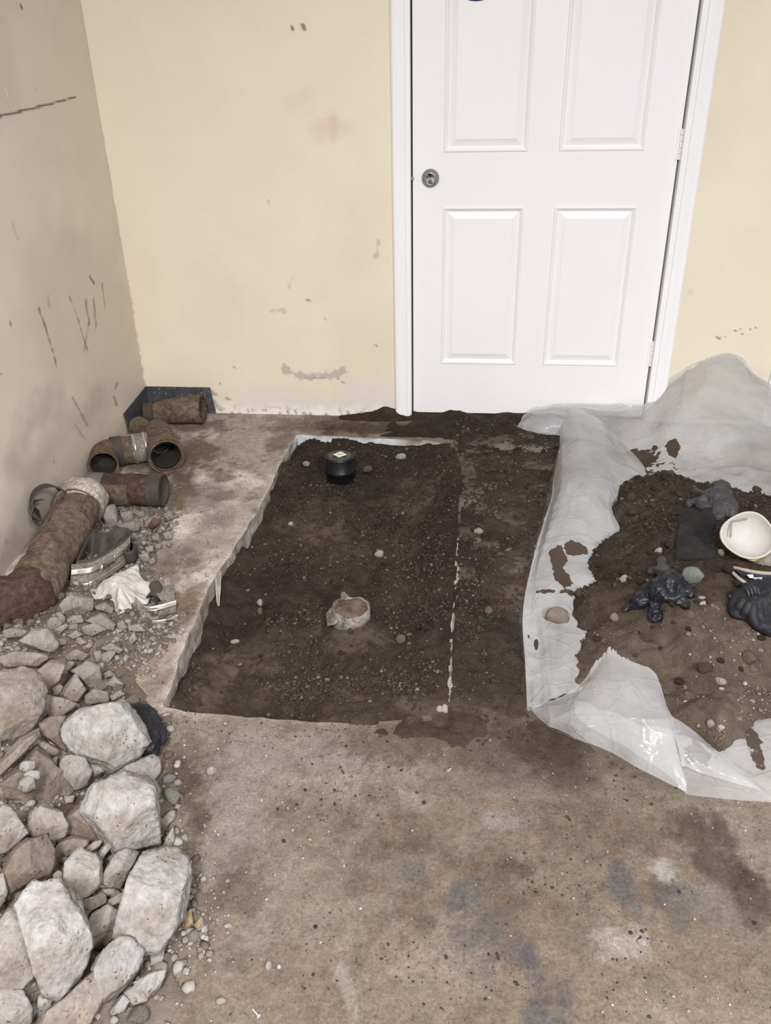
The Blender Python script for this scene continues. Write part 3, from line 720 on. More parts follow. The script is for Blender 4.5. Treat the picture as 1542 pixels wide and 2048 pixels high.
def soil_h(x, y):
    x, y = np.asarray(x, float), np.asarray(y, float)
    xr = np.interp(y, YR_, XR_)
    n1, n2, n3 = fbm(x * 4, y * 4, 0, 4, 71), fbm(x * 13, y * 13, 0, 4, 72), fbm(x * 38, y * 38, 0, 3, 73)
    tR = sm(-.005, .17, xr - x + .03 * n2); tF = .35 + .65 * sm(0, .26, 2.915 - y)
    tN = np.where(x > -.38, sm(-.02, .24, y - 1.385), 1); tN = tN + (1 - tN) * sm(-.24, -.46, x)
    d = -.066 * tR * tF * tN
    d = d + (.020 * n1 + .009 * n2) * tR * tF + .004 * n3
    xl_ = np.interp(y, YL_, XL_E)
    d = d + (.026 + .030 * fbm(x * 9, y * 6, 0, 4, 77)) * sm(.13, .0, x - xl_) * sm(-.02, .0, x - xl_ + .02)
    d = d + .03 * gb(x, y, 735, 1262, .045) + .022 * gb(x, y, 660, 1290, .06) + .03 * gb(x, y, 850, 1000, .06) - .02 * gb(x, y, 800, 1270, .03) + .018 * gb(x, y, 420, 1340, .05) + .02 * gb(x, y, 560, 1260, .06) - .015 * gb(x, y, 620, 1060, .09) - .012 * gb(x, y, 760, 1160, .05)
    lay = .004 + .0060 * n2 + .0030 * n3 + .004 * n1
    ext = (1 - sm(2.90, 2.93, y) * sm(-.30, -.52, x + .10 * n1 + .05 * n2)) * sm(.50, .34, x + .05 * n1) * sm(1.20, 1.44, y + .06 * n1) * sm(3.16, 3.12, y)
    ext = ext * sm(.004, -.012, sdist(x, y, SHEET))
    lay = lay * ext - .012 * (1 - ext)
    back_ = np.exp(-((y - 3.13) / .045) ** 2) * sm(-.62, -.34, x) * sm(.66, .45, x) * (.018 + .012 * n2) + .035 * np.exp(-((x + .315) / .05) ** 2 - ((y - 3.12) / .03) ** 2)
    lay = np.maximum(lay, back_ - .004)
    lay = np.where((np.abs(x - xr) < .008) & (y > 1.41) & (y < 2.1), np.minimum(lay, -.002 + .006 * n2), lay)
    ol = sm(.0, .012, x - xr)
    inside_y = sm(2.905, 2.93, y)
    d = d * (1 - inside_y) + inside_y * np.where(x > -.52, np.maximum(lay, -.03 - 0 * x), -.05)
    z = d * (1 - ol) + lay * ol
    front = sm(1.385, 1.365, y) * (1 - ol)
    z = z * (1 - front) + front * np.where(x > -.24, .002 + .006 * n2 - .03 * sm(1.36, 1.27, y), -.06)
    return z
X, Y = np.meshgrid(axis(-.80, .72, .0055), axis(1.24, 3.145, .0055), indexing='ij')
Z = soil_h(X, Y)
n1, n2, n3 = fbm(X * 3.5, Y * 3.5, 0, 5, 81), fbm(X * 11, Y * 11, 0, 4, 82), fbm(X * 30, Y * 30, 0, 3, 83)
damp = lin(68, 58, 50); dry = lin(112, 97, 82); mid = lin(88, 75, 64)
C = blend(np.broadcast_to(damp, X.shape + (3,)).copy(), mid, .7 * sm(-.1, .7, n1 + .4 * n2))
C = blend(C, mid, .8 * sm(1.75, 1.35, Y + .1 * n1))
for px, py, rx, ry, op in [(425, 1345, 42, 52, .9), (600, 1268, 50, 38, .6), (520, 1300, 60, 30, .5), (640, 1025, 90, 45, .45), (700, 1100, 60, 45, .5), (835, 1000, 45, 45, .55), (640, 1060, 40, 12, .6), (790, 1380, 60, 24, .85), (700, 1285, 60, 30, .7), (740, 1420, 120, 18, .5), (850, 1450, 80, 30, .7), (560, 1380, 90, 30, .4), (680, 1395, 60, 26, .35), (790, 1100, 40, 30, .3)]:
    C = blend(C, dry, op * ell(X, Y, px, py, rx, ry, z=-.06))
C = blend(C, lin(96, 82, 70), .75 * sm(0, .05, X - np.interp(Y, YR_, XR_)) * sm(-.5, .5, n2 + .5 * n3))
C = blend(C, lin(60, 51, 44), .5 * sm(.1, .7, fbm(X * 6 + 5, Y * 6, 0, 4, 88)))
SOIL = mesh('loose_soil', np.stack([X, Y, Z], -1).reshape(-1, 3), gridfaces(*X.shape), M['soil'], tint=.62 * C.reshape(-1, 3))
tag(SOIL, 'dark damp soil filling the trench and strewn to its right', 'soil', kind='stuff')

PILE_PX = [(1250, 958, .02), (1222, 992, .02), (1220, 1040, .02), (1240, 1056, .02), (1203, 1079, .015), (1186, 1098, .015), (1170, 1140, .012), (1190, 1167, .012), (1155, 1181, .012), (1146, 1200, .01), (1140, 1225, .01), (1146, 1258, .01), (1172, 1265, .01), (1160, 1294, .01), (1154, 1325, .01), (1146, 1370, .01), (1200, 1420, .01), (1330, 1455, .01), (1400, 1474, .01), (1440, 1505, .01), (1500, 1478, .01), (1512, 1440, .01), (1546, 1436, .01), (1640, 1440, .01), (1760, 1400, .01), (1760, 1130, .02), (1640, 1010, .06), (1542, 985, .07), (1440, 962, .07), (1385, 944, .06), (1310, 942, .04)]
PILE = jag([P(*q)[:2] for q in PILE_PX], .01, .014, 5)
def pile_h(x, y):
    x, y = np.asarray(x, float), np.asarray(y, float)
    d = sdist(x, y, PILE)
    n1, n2, n3 = fbm(x * 5, y * 5, 0, 4, 91), fbm(x * 14, y * 14, 0, 4, 92), fbm(x * 36, y * 36, 0, 3, 93)
    k = sm(1.45, 1.95, y + .05 * n1)
    h = .014 + (.022 + .075 * k) * sm(0, .26, d) + .035 * sm(0, .05, d) * k
    h = h + (.016 * n1 + .010 * n2 + .006 * n3) * sm(0, .06, d)
    return np.where(d > 0, h * sm(0, .012, d) + .004, -.02 + .0 * d) - .012 * sm(0, -.006, d)
X, Y = np.meshgrid(axis(.20, 1.65, .006), axis(1.22, 2.75, .006), indexing='ij')
Z = pile_h(X, Y)
dd = sdist(X, Y, PILE)
n1, n2, n3 = fbm(X * 3.5, Y * 3.5, 0, 5, 101), fbm(X * 11, Y * 11, 0, 4, 102), fbm(X * 30, Y * 30, 0, 3, 103)
C = blend(np.broadcast_to(lin(74, 62, 53), X.shape + (3,)).copy(), lin(86, 73, 62), .8 * sm(-.2, .7, n1 + .3 * n2))
C = blend(C, lin(122, 106, 92), .85 * sm(1.78, 1.62, Y + .05 * n2 + .05 * n1))
C = blend(C, lin(92, 79, 67), .7 * sm(.0, .6, fbm(X * 6, Y * 6, 3, 4, 104)) * sm(1.7, 1.5, Y))
fcs = gridfaces(*X.shape); ok = (dd.reshape(-1)[fcs] > -.02).all(1)
uv, inv = np.unique(fcs[ok], return_inverse=True)
HEAP = mesh('soil_heap', np.stack([X, Y, Z], -1).reshape(-1, 3)[uv], inv.reshape(-1, 4), M['pile'], tint=.68 * C.reshape(-1, 3)[uv])
tag(HEAP, 'heap of dug brown soil on the plastic sheet by the door', 'soil', kind='stuff')

RUB_PX = [(205, 1008), (250, 1012), (320, 1018), (352, 1030), (345, 1062), (318, 1090), (292, 1130), (300, 1200), (345, 1235), (345, 1262), (300, 1320), (285, 1380), (300, 1415), (335, 1440), (330, 1520), (345, 1600), (352, 1690), (395, 1770), (400, 1870), (350, 1960), (330, 2060), (300, 2200), (-700, 2200), (-700, 1700), (-60, 1260), (60, 1160), (130, 1080)]
RUB = jag([P(*q)[:2] for q in RUB_PX], .02, .02, 9)
def rub_h(x, y):
    x, y = np.asarray(x, float), np.asarray(y, float)
    d = sdist(x, y, RUB)
    n1, n2 = fbm(x * 8, y * 8, 0, 4, 111), fbm(x * 24, y * 24, 0, 4, 112)
    k = .25 + .75 * sm(2.0, 1.55, y)
    h = .003 + .095 * k * sm(0, .32, d) + (.014 * n1 + .006 * n2) * sm(0, .1, d)
    return np.where(d > 0, h, -.01)
X, Y = np.meshgrid(axis(XL + .002, -.28, .007), axis(.45, 2.4, .007), indexing='ij')
Z = rub_h(X, Y)
n1, n2 = fbm(X * 6, Y * 6, 0, 5, 121), fbm(X * 25, Y * 25, 0, 4, 122)
C = blend(np.broadcast_to(lin(126, 113, 100), X.shape + (3,)).copy(), lin(156, 146, 134), sm(-.2, .6, n1))
C = blend(C, lin(96, 84, 73), .8 * sm(.2, .8, n2 + .3 * n1))
dd = sdist(X, Y, RUB); fcs = gridfaces(*X.shape); ok = (dd.reshape(-1)[fcs] > -.015).all(1)
uv, inv = np.unique(fcs[ok], return_inverse=True)
o = mesh('rubble_dust', np.stack([X, Y, Z], -1).reshape(-1, 3)[uv], inv.reshape(-1, 4), M['gravel_bed'], tint=.72 * C.reshape(-1, 3)[uv])
tag(o, 'pale crushed concrete dust under the rubble by the left wall', 'rubble', kind='stuff')

def ground(x, y):
    """height of whatever lies on top at a point"""
    return float(max(0.0 if sdist(np.array(x), np.array(y), TR) < 0 else -1, soil_h(x, y) if x > -.8 and x < .72 and y > 1.24 else -1,
                     pile_h(x, y) if x > .2 and y > 1.22 else -1, rub_h(x, y) if x < -.28 else -1))
def on(px, py, dz=0.0):
    z = 0.0
    for _ in range(8):
        p = P(px, py, z + dz); z = .5 * z + .5 * ground(p[0], p[1])
    return P(px, py, z + dz)

# ---- small loose stones and clods nobody could count
def scatter(name, pts, sizes, mat, label, cat, flat=.7, sink=.25, parent=None):
    g = np.random.default_rng(len(pts)); n = len(pts); B, Fb = ico(1); nb = len(B)
    q = g.normal(size=(n, 4)); q /= np.linalg.norm(q, axis=1)[:, None]
    a, b, c_, d_ = q.T
    Rm = np.stack([1 - 2 * (c_ * c_ + d_ * d_), 2 * (b * c_ - a * d_), 2 * (b * d_ + a * c_), 2 * (b * c_ + a * d_), 1 - 2 * (b * b + d_ * d_), 2 * (c_ * d_ - a * b), 2 * (b * d_ - a * c_), 2 * (c_ * d_ + a * b), 1 - 2 * (b * b + c_ * c_)], -1).reshape(n, 3, 3)
    S = B[None] * g.uniform(.62, 1.18, (n, nb, 1)) * g.uniform(.65, 1.2, (n, 1, 3))
    S = np.einsum('nij,nkj->nki', Rm, S) * np.array([1, 1, flat]) * np.asarray(sizes)[:, None, None]
    pts = np.asarray(pts, float).copy(); pts[:, 2] += np.asarray(sizes) * flat * (1 - 2 * sink) * .8
    V = (S + pts[:, None]).reshape(-1, 3)
    Fc = (Fb[None] + (np.arange(n) * nb)[:, None, None]).reshape(-1, 3)
    o = mesh(name, V, Fc, mat, parent, smooth=False)
    return tag(o, label, cat, kind='stuff')
def powsize(n, a, b, k=2.4):
    u = RNG.random(n); return (a ** (1 - k) + u * (b ** (1 - k) - a ** (1 - k))) ** (1 / (1 - k))
def samp(n, x0, x1, y0, y1, hf, dens, minz=-1):
    x, y = RNG.uniform(x0, x1, n), RNG.uniform(y0, y1, n)
    k = RNG.random(n) < dens(x, y); x, y = x[k], y[k]; z = hf(x, y); k = z > minz
    return np.stack([x[k], y[k], z[k]], 1)
clump = lambda x, y, s: sm(-.25, .55, fbm(x * 7, y * 7, 0, 4, s) + .3)
p = samp(30000, -.72, -.01, 1.38, 2.92, soil_h, lambda x, y: (sdist(x, y, TR) > .012) * (.06 + .94 * clump(x, y, 5) * (.45 + .55 * sm(1.9, 1.5, y))))
scatter('soil_crumbs', p, powsize(len(p), .002, .0085, 2.2), M['clods'], 'dark crumbs of soil all over the trench floor', 'crumbs')
p = samp(20000, -.06, .56, 1.30, 3.12, soil_h, lambda x, y: (sdist(x, y, TR) < -.006) * (.08 + .9 * clump(x, y, 8)) * sm(.55, .40, x) * sm(1.25, 1.5, y), -.004)
p[:, 2] = np.maximum(p[:, 2], 0)
scatter('soil_crumbs', p, powsize(len(p), .0018, .0075, 2.2), M['clods'], 'dark crumbs of soil on the slab right of the trench', 'crumbs')
p = samp(24000, .30, 1.6, 1.28, 2.65, pile_h, lambda x, y: (sdist(x, y, PILE) > .0) * (.04 + .9 * clump(x, y, 15) * (.4 + .6 * sm(.2, .0, sdist(x, y, PILE)))))
p1 = p[p[:, 1] > 1.72]; p2 = p[p[:, 1] <= 1.72]
scatter('soil_crumbs', p1, powsize(len(p1), .0025, .009), M['clods'], 'dark crumbs of soil on the upper part of the heap', 'crumbs')
scatter('dry_soil_crumbs', p2, powsize(len(p2), .002, .008), M['dryclods'], 'light dry crumbs of soil at the foot of the heap', 'crumbs')
p = samp(42000, XL + .01, -.26, .45, 2.42, lambda x, y: np.maximum(rub_h(x, y), 0), lambda x, y: sm(-.05, .03, sdist(x, y, RUB)) * (.15 + .85 * clump(x, y, 25)))
scatter('gravel', p, powsize(len(p), .0024, .0135, 2.1), M['gravel'], 'grey crushed gravel between the rubble stones', 'gravel')
p = samp(6000, -.66, 1.2, .55, 1.45, lambda x, y: 0 * x, lambda x, y: (sdist(x, y, TR) < 0) * (.05 + .9 * sm(.25, .9, fbm(x * 6 + 3, y * 6, 0, 4, 39) + .5 * sm(1.1, 1.4, y))))
scatter('soil_crumbs', p, powsize(len(p), .001, .0042, 2.4), M['clods'], 'dark soil crumbs trodden over the front floor', 'crumbs', sink=.1)
p = samp(5200, -.72, 1.2, .55, 1.42, lambda x, y: 0 * x, lambda x, y: (sdist(x, y, TR) < 0) * (.12 + .8 * sm(.0, .8, fbm(x * 5, y * 5, 0, 4, 35)) + .7 * sm(-.2, -.45, x)))
scatter('floor_grit', p, powsize(len(p), .0012, .0042, 2.6), M['grit'], 'fine grit scattered over the dusty front floor', 'grit', sink=.1)
p = samp(2600, -1.05, -.55, 1.45, 3.1, lambda x, y: 0 * x, lambda x, y: (sdist(x, y, TR) < -.005) * (.10 + .9 * sm(.1, .8, fbm(x * 6, y * 6, 0, 4, 36))))
scatter('floor_grit', p, powsize(len(p), .0012, .0045, 2.6), M['grit'], 'fine grit on the slab strip left of the trench', 'grit', sink=.1)

# ================================================================== PIPES IN THE CORNER
def part(name, VF, mat, parent, smooth=True): return mesh(name, VF[0], VF[1] if isinstance(VF[1], np.ndarray) else VF[1], mat, parent, smooth)
# bent sheet-metal plate in the corner
q = [PY(292, 773, YW - .004), PY(420, 775, YW - .004), PY(427, 830, YW - .004)]
hL = PX(247, 828, XL + .004)
pl = empty('corner_plate', (XL + .02, YW - .02, 0), 'bent dark sheet metal plate spotted with paint standing in the wall corner', 'metal plate')
x0, x1, zt = XL + .003, q[1][0], q[0][2]
mb = MB(); mb.prism([(x0, YW - .004, 0), (x1 + .012, YW - .004, 0), (x1, YW - .004, q[1][2]), (x0, YW - .004, zt)], (0, 1, 0), .0025)
mb.build('back_leaf', M['sheetmetal'], pl)
mb = MB(); mb.prism([(x0, YW - .004, 0), (x0, YW - .004, zt), (x0, hL[1], hL[2]), (x0, PX(258, 872, XL)[1] - .0, 0)], (1, 0, 0), .0025)
mb.build('side_leaf', M['sheetmetal'], pl)
c = PY(411, 812, YW - .005); V_, F_ = lathe([(.0001, .0015), (.009, .0015), (.009, 0)], (c[0], YW - .0042, c[2]), 20, (0, -1, 0)); part('bolt_hole', (V_, F_), M['dark'], pl)

def pt(px, py, z): return P(px, py, z)
# (a) tapered cast pipe leaning on the plate
e = empty('tapered_pipe', tuple(pt(352, 850, 0)), 'short muddy pipe piece with flared right end lying in front of the metal plate', 'pipe')
pth = [pt(291, 826, .058), pt(308, 825, .058), pt(340, 822, .06), pt(385, 819, .064), pt(404, 818, .066)]
part('barrel', tube(pth, [.036, .037, .049, .053, .052], .007, 36, .0025, 14, 40, seed=1), M['rust'], e)
part('neck_band', tube([pth[0] + (pth[0] - pth[1]) * .1, pth[1]], [.0385, .040], .004, 36, .0008, 20, 6, seed=2), M['rubber'], e)
part('hub_ring', tube([pth[3] + (pth[4] - pth[3]) * .45, pth[4] + (pth[4] - pth[3]) * .1], .0565, .006, 36, .0012, 20, 6, seed=3), M['rust'], e)
part('inside_shade', tube([pth[0] + (pth[1] - pth[0]) * .5, pth[1]], .031, 0, 24, 0, 9, 3), M['inside'], e)  # dark disc painted for the shade inside the narrow end
# (b) wye with the open mouth
e = empty('pipe_wye', tuple(pt(325, 920, 0)), 'rust brown branch fitting whose round open mouth faces the room', 'pipe fitting')
m0, m1 = pt(332, 911, .062), pt(314, 866, .066)
dv = m1 - m0
part('barrel', tube([m0, m0 + dv * .25, m0 + dv * .6, m1], [.059, .059, .055, .053], .007, 40, .0015, 14, 36, seed=4), M['rust'], e)
part('mouth_rim', tube([m0 - dv * .04, m0 + dv * .16], [.0625, .0625], .006, 40, .001, 20, 6, seed=5), M['rust'], e)
part('back_shade', tube([m0 + dv * .78, m0 + dv * .8], .046, 0, 24, 0, 9, 3), M['inside'], e)  # dark disc closing the barrel, painted for the shade at its back
b0 = m0 + dv * .55; b1 = pt(277, 853, .062)
part('branch', tube([b0, (b0 + b1) / 2, b1], [.040, .039, .038], .006, 32, .0015, 14, 20, seed=6), M['rust'], e)
part('branch_plug', tube([b1 + (b0 - b1) * .08, b1 + (b0 - b1) * .16], .034, 0, 24, .002, 30, 3), M['rust'], e)
part('mouth_shade', tube([m0 - dv * .02, m0 + dv * .5, m0 + dv * .78], [.0500, .0470, .044], .0012, 36, 0, 20, 20), M['inside'], e)  # thin dark tube added to paint the shade in the mouth
# (c) elbow with a stainless clamp
e = empty('pipe_elbow', tuple(pt(225, 935, 0)), 'muddy pipe elbow with a dark rubber band and a stainless clamp by the left wall', 'pipe fitting')
pth = [pt(207, 930, .060), pt(209, 914, .058), pt(219, 905, .057), pt(240, 902, .055), pt(268, 898, .055), pt(298, 893, .055)]
pc = catmull(pth, 60)
part('bend', tube(pc[:32], [.0505] * 4 + [.049] * 28, .006, 36, .002, 14, seed=7), M['rust_orange'], e)
part('rubber_band', tube(pc[27:39], .0535, .006, 36, .0008, 20, seed=8), M['rubber'], e)
part('tail', tube(pc[36:], .050, .006, 36, .0015, 14, seed=9), M['rust'], e)
cl = part('clamp', tube(pc[46:60], .053, .004, 36, .0006, 20, seed=10), M['clamp'], e)
for a, b in ((47, 50), (55, 58)):
    part('clamp_ridge', tube(pc[a:b], .0555, .004, 36, .0004, 20, seed=11), M['band'], cl)
part('inside_shade', tube(pc[14:16], .044, 0, 24, 0), M['inside'], e)  # dark disc across the bend, its colour stands for shade
part('mouth_shade', tube(pc[2:15], .0430, .0012, 36, 0, 20), M['inside'], e)  # added dark tube paints the shade in the elbow mouth
# (d) pipe piece lying across
e = empty('pipe_piece', tuple(pt(250, 1005, 0)), 'red brown pipe length with a grey rubber sleeve on either end lying across the slab', 'pipe')
a_, b_ = pt(176, 978, .054), pt(328, 981, .054)
L = b_ - a_
part('barrel', tube([a_ + L * .16, a_ + L * .5, a_ + L * .9], .0515, .006, 40, .003, 12, 40, seed=12), M['rust_red'], e)
part('rubber_sleeve', tube([a_, a_ + L * .12, a_ + L * .245], [.0535, .0545, .055], .004, 40, .001, 20, 12, seed=13), M['greyrubber'], e)
part('rubber_sleeve', tube([a_ + L * .825, a_ + L * .9, b_], [.0545, .0535, .054], .005, 40, .0018, 20, 14, seed=14), M['rubber'], e)
mb = MB()
part('mud_plug', tube([a_ + L * .94, a_ + L * .985], .049, 0, 32, .002, 20, 4), M['rubber'], e)
cr = catmull([a_ + L * u for u in (.26, .4, .6)], 14)
V_, F_ = tube(cr, [.054] * 14, .004, 14, .004, 26, seed=15, arc=(math.pi * .75, math.pi * 1.28)); part('mud_crust', (V_, F_), M['rust_orange'], e)
# (e) the long heavy pipe with its bend
pth = [pt(168, 992, .092), pt(150, 1030, .088), pt(122, 1080, .082), pt(93, 1133, .078), pt(72, 1172, .076), pt(42, 1200, .076), pt(2, 1207, .077), pt(-50, 1196, .078)]
e = empty('long_pipe', tuple(pt(95, 1175, 0)), 'long thick mud caked iron pipe with a bend lying along the left wall', 'pipe')
pc = catmull(pth, 120)
i1 = 74
part('barrel', tube(pc[2:i1 + 2], np.interp(np.arange(i1), [0, 6, 14, i1], [.063, .063, .061, .065]), .009, 56, .0065, 17, seed=16), M['rust'], e)
part('bend', tube(pc[i1 - 4:], np.interp(np.arange(len(pc) - i1 + 4), [0, 6, 46], [.0665, .069, .066]), .008, 56, .006, 16, seed=17), M['rust_red'], e)
part('hub_collar', tube(pc[:13], [.070, .074, .0755, .076, .076, .0755, .075, .0745, .074, .0735, .073, .0705, .0675], .010, 48, .004, 22, seed=18), M['hubcrust'], e)
for (i0, j0, a0, a1, ww) in ((6, 26, .1, 1.1, .066), (12, 40, 2.2, 2.9, .064)):
    part('mud_flake', tube(pc[i0:j0], ww, .003, 10, .004, 30, seed=19, arc=(a0 - .2, a1 - .2)), M['rust'], e)
# broken rubber sleeve against the wall
e = empty('rubber_scrap', tuple(pt(95, 1055, 0)), 'torn dark rubber sleeve curled between the long pipe and the wall', 'rubber sleeve')
c0 = PX(99, 1004, XL + .064)
vx = np.array([0, 0, HCAM]) - c0; vx /= np.linalg.norm(vx); vx = vx + np.array([.15, 0, -.25]); vx /= np.linalg.norm(vx)
part('sleeve', tube([c0 - vx * .05, c0, c0 + vx * .035], [.046, .053, .057], .005, 32, .003, 14, 18, seed=20, arc=(.15, math.pi * 1.25)), M['rubber'], e)
c1 = PX(86, 1022, XL + .05)
part('torn_flap', tube([c1 - vx * .02, c1 + vx * .045], [.036, .044], .003, 18, .006, 22, 14, seed=21, arc=(math.pi * .45, math.pi * 1.35)), M['greyrubber'], e)

# ---- thin ribbons of sheet: pipe couplings
def ribbon(path, z0, z1, thick, n=60, closed=False, amp=0.0, seed=0, lean=(0, 0)):
    p = np.asarray(path, float)
    if closed: p = np.concatenate([p, p[:1]])
    p = catmull(p, n)
    T = np.gradient(p, axis=0); N = np.stack([T[:, 1], -T[:, 0], 0 * T[:, 0]], 1); N /= np.linalg.norm(N, axis=1)[:, None] + 1e-9
    zs = np.linspace(0, 1, 5)
    rows = []
    for sgn in (-.5, .5):
        for s_ in zs:
            q = p + N * thick * sgn; q[:, 2] = p[:, 2] + z0 + (z1 - z0) * s_
            q[:, 0] += lean[0] * (z0 + (z1 - z0) * s_); q[:, 1] += lean[1] * (z0 + (z1 - z0) * s_)
            q += N * (amp * fbm(q[:, 0] * 30, q[:, 1] * 30, q[:, 2] * 30, 4, seed))[:, None]
            rows.append(q)
    A = np.array(rows[:5] + rows[5:][::-1])            # closed loop round the strip's section
    V = A.transpose(1, 0, 2).reshape(-1, 3)
    Fc = [tuple(f) for f in gridfaces(n, 10, True)] + [tuple(range(10))[::-1], tuple((n - 1) * 10 + k for k in range(10))]
    return V, Fc
C6 = lambda cx, cy, z: P(130 + .1556 * cx, 1060 + .1556 * cy, z)
e = empty('pipe_coupling', tuple(C6(500, 560, .02)), 'crushed stainless and rubber pipe coupling leaning beside the white rag', 'pipe coupling')
loop = [C6(120, 720, .012), C6(330, 690, .012), C6(560, 560, .012), C6(740, 430, .012), C6(810, 350, .012), C6(760, 280, .012), C6(620, 290, .012), C6(470, 370, .012), C6(350, 330, .012), C6(270, 390, .012), C6(190, 560, .012)]
ln = (.06, .55)
part('rubber_liner', ribbon(loop, -.012, .062, .004, 90, True, .002, 1, ln), M['rubber'], e)
fr = [q + np.array([.004, -.008, 0]) for q in loop[:5]]
fr = [fr[0] + (fr[0] - fr[1]) * .3] + fr
part('shield', ribbon(fr, -.010, .058, .0012, 60, False, .0008, 2, ln), M['clamp'], e)
fr2 = [q + np.array([.0025, -.004, 0]) for q in fr]
for za, zb in ((-.002, .014), (.032, .048)):
    bd = part('band', ribbon(fr2, za, zb, .0012, 60, False, .0004, 3, ln), M['band'], e)
    k = catmull(fr2, 60); i = 14 if za < 0 else 30
    part('screw_housing', ribbon([k[i] + [.002, -.004, 0], k[i + 4] + [.002, -.004, 0], k[i + 8] + [.002, -.004, 0]], za - .001, zb + .001, .005, 12, False, 0, 4, ln), M['bright_steel'], bd)
part('loose_strap', ribbon([C6(265, 290, .05), C6(360, 360, .05), C6(500, 440, .048)], -.005, .006, .001, 30, False, .0005, 5, (.2, -.5)), M['clamp'], e)
e = empty('rubber_ring', tuple(C6(830, 420, .02)), 'dark rubber ring standing behind the crushed pipe coupling', 'rubber ring')
part('ring', ribbon([C6(740, 330, .02), C6(800, 400, .02), C6(900, 380, .02), C6(905, 270, .02), C6(820, 210, .02), C6(745, 240, .02)], -.006, .034, .004, 60, True, .001, 6, (0, -.1)), M['rubber'], e)
e = empty('split_coupling', tuple(C6(1180, 1130, .01)), 'flattened stainless pipe coupling with two bands right of the white rag', 'pipe coupling')
arcA = [C6(905, 990, .012), C6(960, 1075, .012), C6(1080, 1115, .012), C6(1240, 1085, .012), C6(1425, 1030, .012)]
part('shield', ribbon(arcA, -.006, .016, .0015, 50, False, .0008, 7, (0, .3)), M['clamp'], e)
up_ = [q + np.array([.001, -.003, 0]) for q in arcA]
b1 = part('band', ribbon(up_, .012, .026, .0014, 50, False, .0004, 8, (0, .5)), M['band'], e)
lo_ = [C6(1000, 1160, .008), C6(1120, 1205, .008), C6(1280, 1190, .008), C6(1445, 1130, .008)]
b2 = part('band', ribbon(lo_, -.004, .009, .0014, 50, False, .0004, 9, (0, .3)), M['band'], e)
part('screw_housing', ribbon([C6(1110, 1080, .03), C6(1150, 1076, .03), C6(1190, 1066, .03)], -.003, .012, .005, 12, False, 0, 4, (0, .4)), M['bright_steel'], b1)
part('screw_housing', ribbon([C6(1300, 1180, .013), C6(1340, 1165, .013), C6(1390, 1148, .013)], -.005, .006, .005, 12, False, 0, 4, (0, .3)), M['bright_steel'], b2)
mb = MB(); mb.prism([C6(1225, 720, .028), C6(1400, 700, .012), C6(1420, 930, .006), C6(1260, 945, .01), C6(1175, 830, .03)], (0, 0, 1), .0015)
mb.build('bent_sheet', M['clamp'], e)
part('rubber_liner', tube([C6(1150, 710, .022), C6(1190, 800, .018), C6(1120, 900, .016)], .017, .003, 16, .002, 20, 14, seed=3), M['rubber'], e)
# metal strip and white scrap at the picture edge
mb = MB(); c_ = lambda x, y, z: P(.2918 * x, 1200 + .2918 * y, z)
mb.prism([c_(-60, 278, .085), c_(135, 295, .085), c_(132, 332, .085), c_(-60, 318, .085)], (0, 0, 1), .003)
o = mb.build('metal_strip', M['clamp']); tag(o, 'flat pale metal strip lying on the rubble under the pipe bend', 'metal strip')

# ---- lofted sheets: rag, polythene
def patch(rows, nu, nv, wr=0.0, wf=10.0, seed=0, fold=0.0, ymax=None, lift=0.0, uvn=None, cr=0.0):
    G = np.array(rows, float)                       # (r, c, 3) points of the room
    A = catmull(G, nu); A = catmull(A.transpose(1, 0, 2), nv).transpose(1, 0, 2)
    du, dv_ = np.gradient(A, axis=0), np.gradient(A, axis=1)
    N = np.cross(dv_, du); N /= np.linalg.norm(N, axis=2, keepdims=True) + 1e-9
    N *= np.where(N[..., 2:3] < 0, -1, 1)
    d = wr * fbm(A[..., 0] * wf, A[..., 1] * wf, A[..., 2] * wf, 5, seed) + fold * (ridged(A[..., 0] * wf * .7, A[..., 1] * wf * .7, A[..., 2] * wf, 3, seed + 9) - .8)
    if uvn:
        U_, V_ = np.meshgrid(np.linspace(0, 1, nu), np.linspace(0, 1, nv), indexing='ij'); wv = .35 * fbm(U_ * 3, V_ * 2, 0, 3, seed + 2)
        d = d + uvn[2] * fbm(U_ * uvn[0], V_ * uvn[1] + wv, 0, 3, seed + 31) * np.sin(np.pi * V_) ** .5
    if cr:
        for k in range(3):
            q = vn(A[..., 0] * wf * (.5 + .4 * k) + k * 7, A[..., 1] * wf * (.5 + .4 * k), A[..., 2] * wf * .6, seed + 41 + k)
            d = d + cr / (1 + k) * (np.exp(-np.abs(q) * 9) - .35)
    A = A + N * d[..., None] + np.array([0, 0, lift])
    if ymax is not None: A[..., 1] = np.minimum(A[..., 1], ymax)
    return A
def px3(q, ymax=YW - .012):
    p = P(*q)
    return PY(q[0], q[1], ymax) if p[1] > ymax else p
RC = C6(720, 830, .03)
out = [C6(*q) for q in [(350, 850, .012), (400, 740, .03), (480, 660, .04), (720, 530, .045), (930, 455, .03), (960, 560, .03), (1010, 640, .02), (1105, 705, .02), (1100, 830, .015), (1050, 975, .012), (870, 950, .01), (855, 1060, .008), (740, 1165, .006), (655, 1090, .008), (640, 960, .012), (520, 900, .012), (400, 930, .01)]]
na, nr = 160, 46
oc = catmull(np.array(out + out[:1]), na + 1)[:-1]
s_ = np.linspace(0, 1, nr)[:, None, None]
A = RC * (1 - s_) + oc[None] * s_
rr = s_[..., 0]
hgt = .026 * (1 - rr ** 2) + .016 * (ridged(A[..., 0] * 15, A[..., 1] * 15, 0, 2, 5) - .5) * (1 - .6 * rr) + .003 * fbm(A[..., 0] * 60, A[..., 1] * 60, 0, 3, 8)
A[..., 2] = np.maximum(A[..., 2] + hgt, .004 + rub_h(A[..., 0], A[..., 1]))
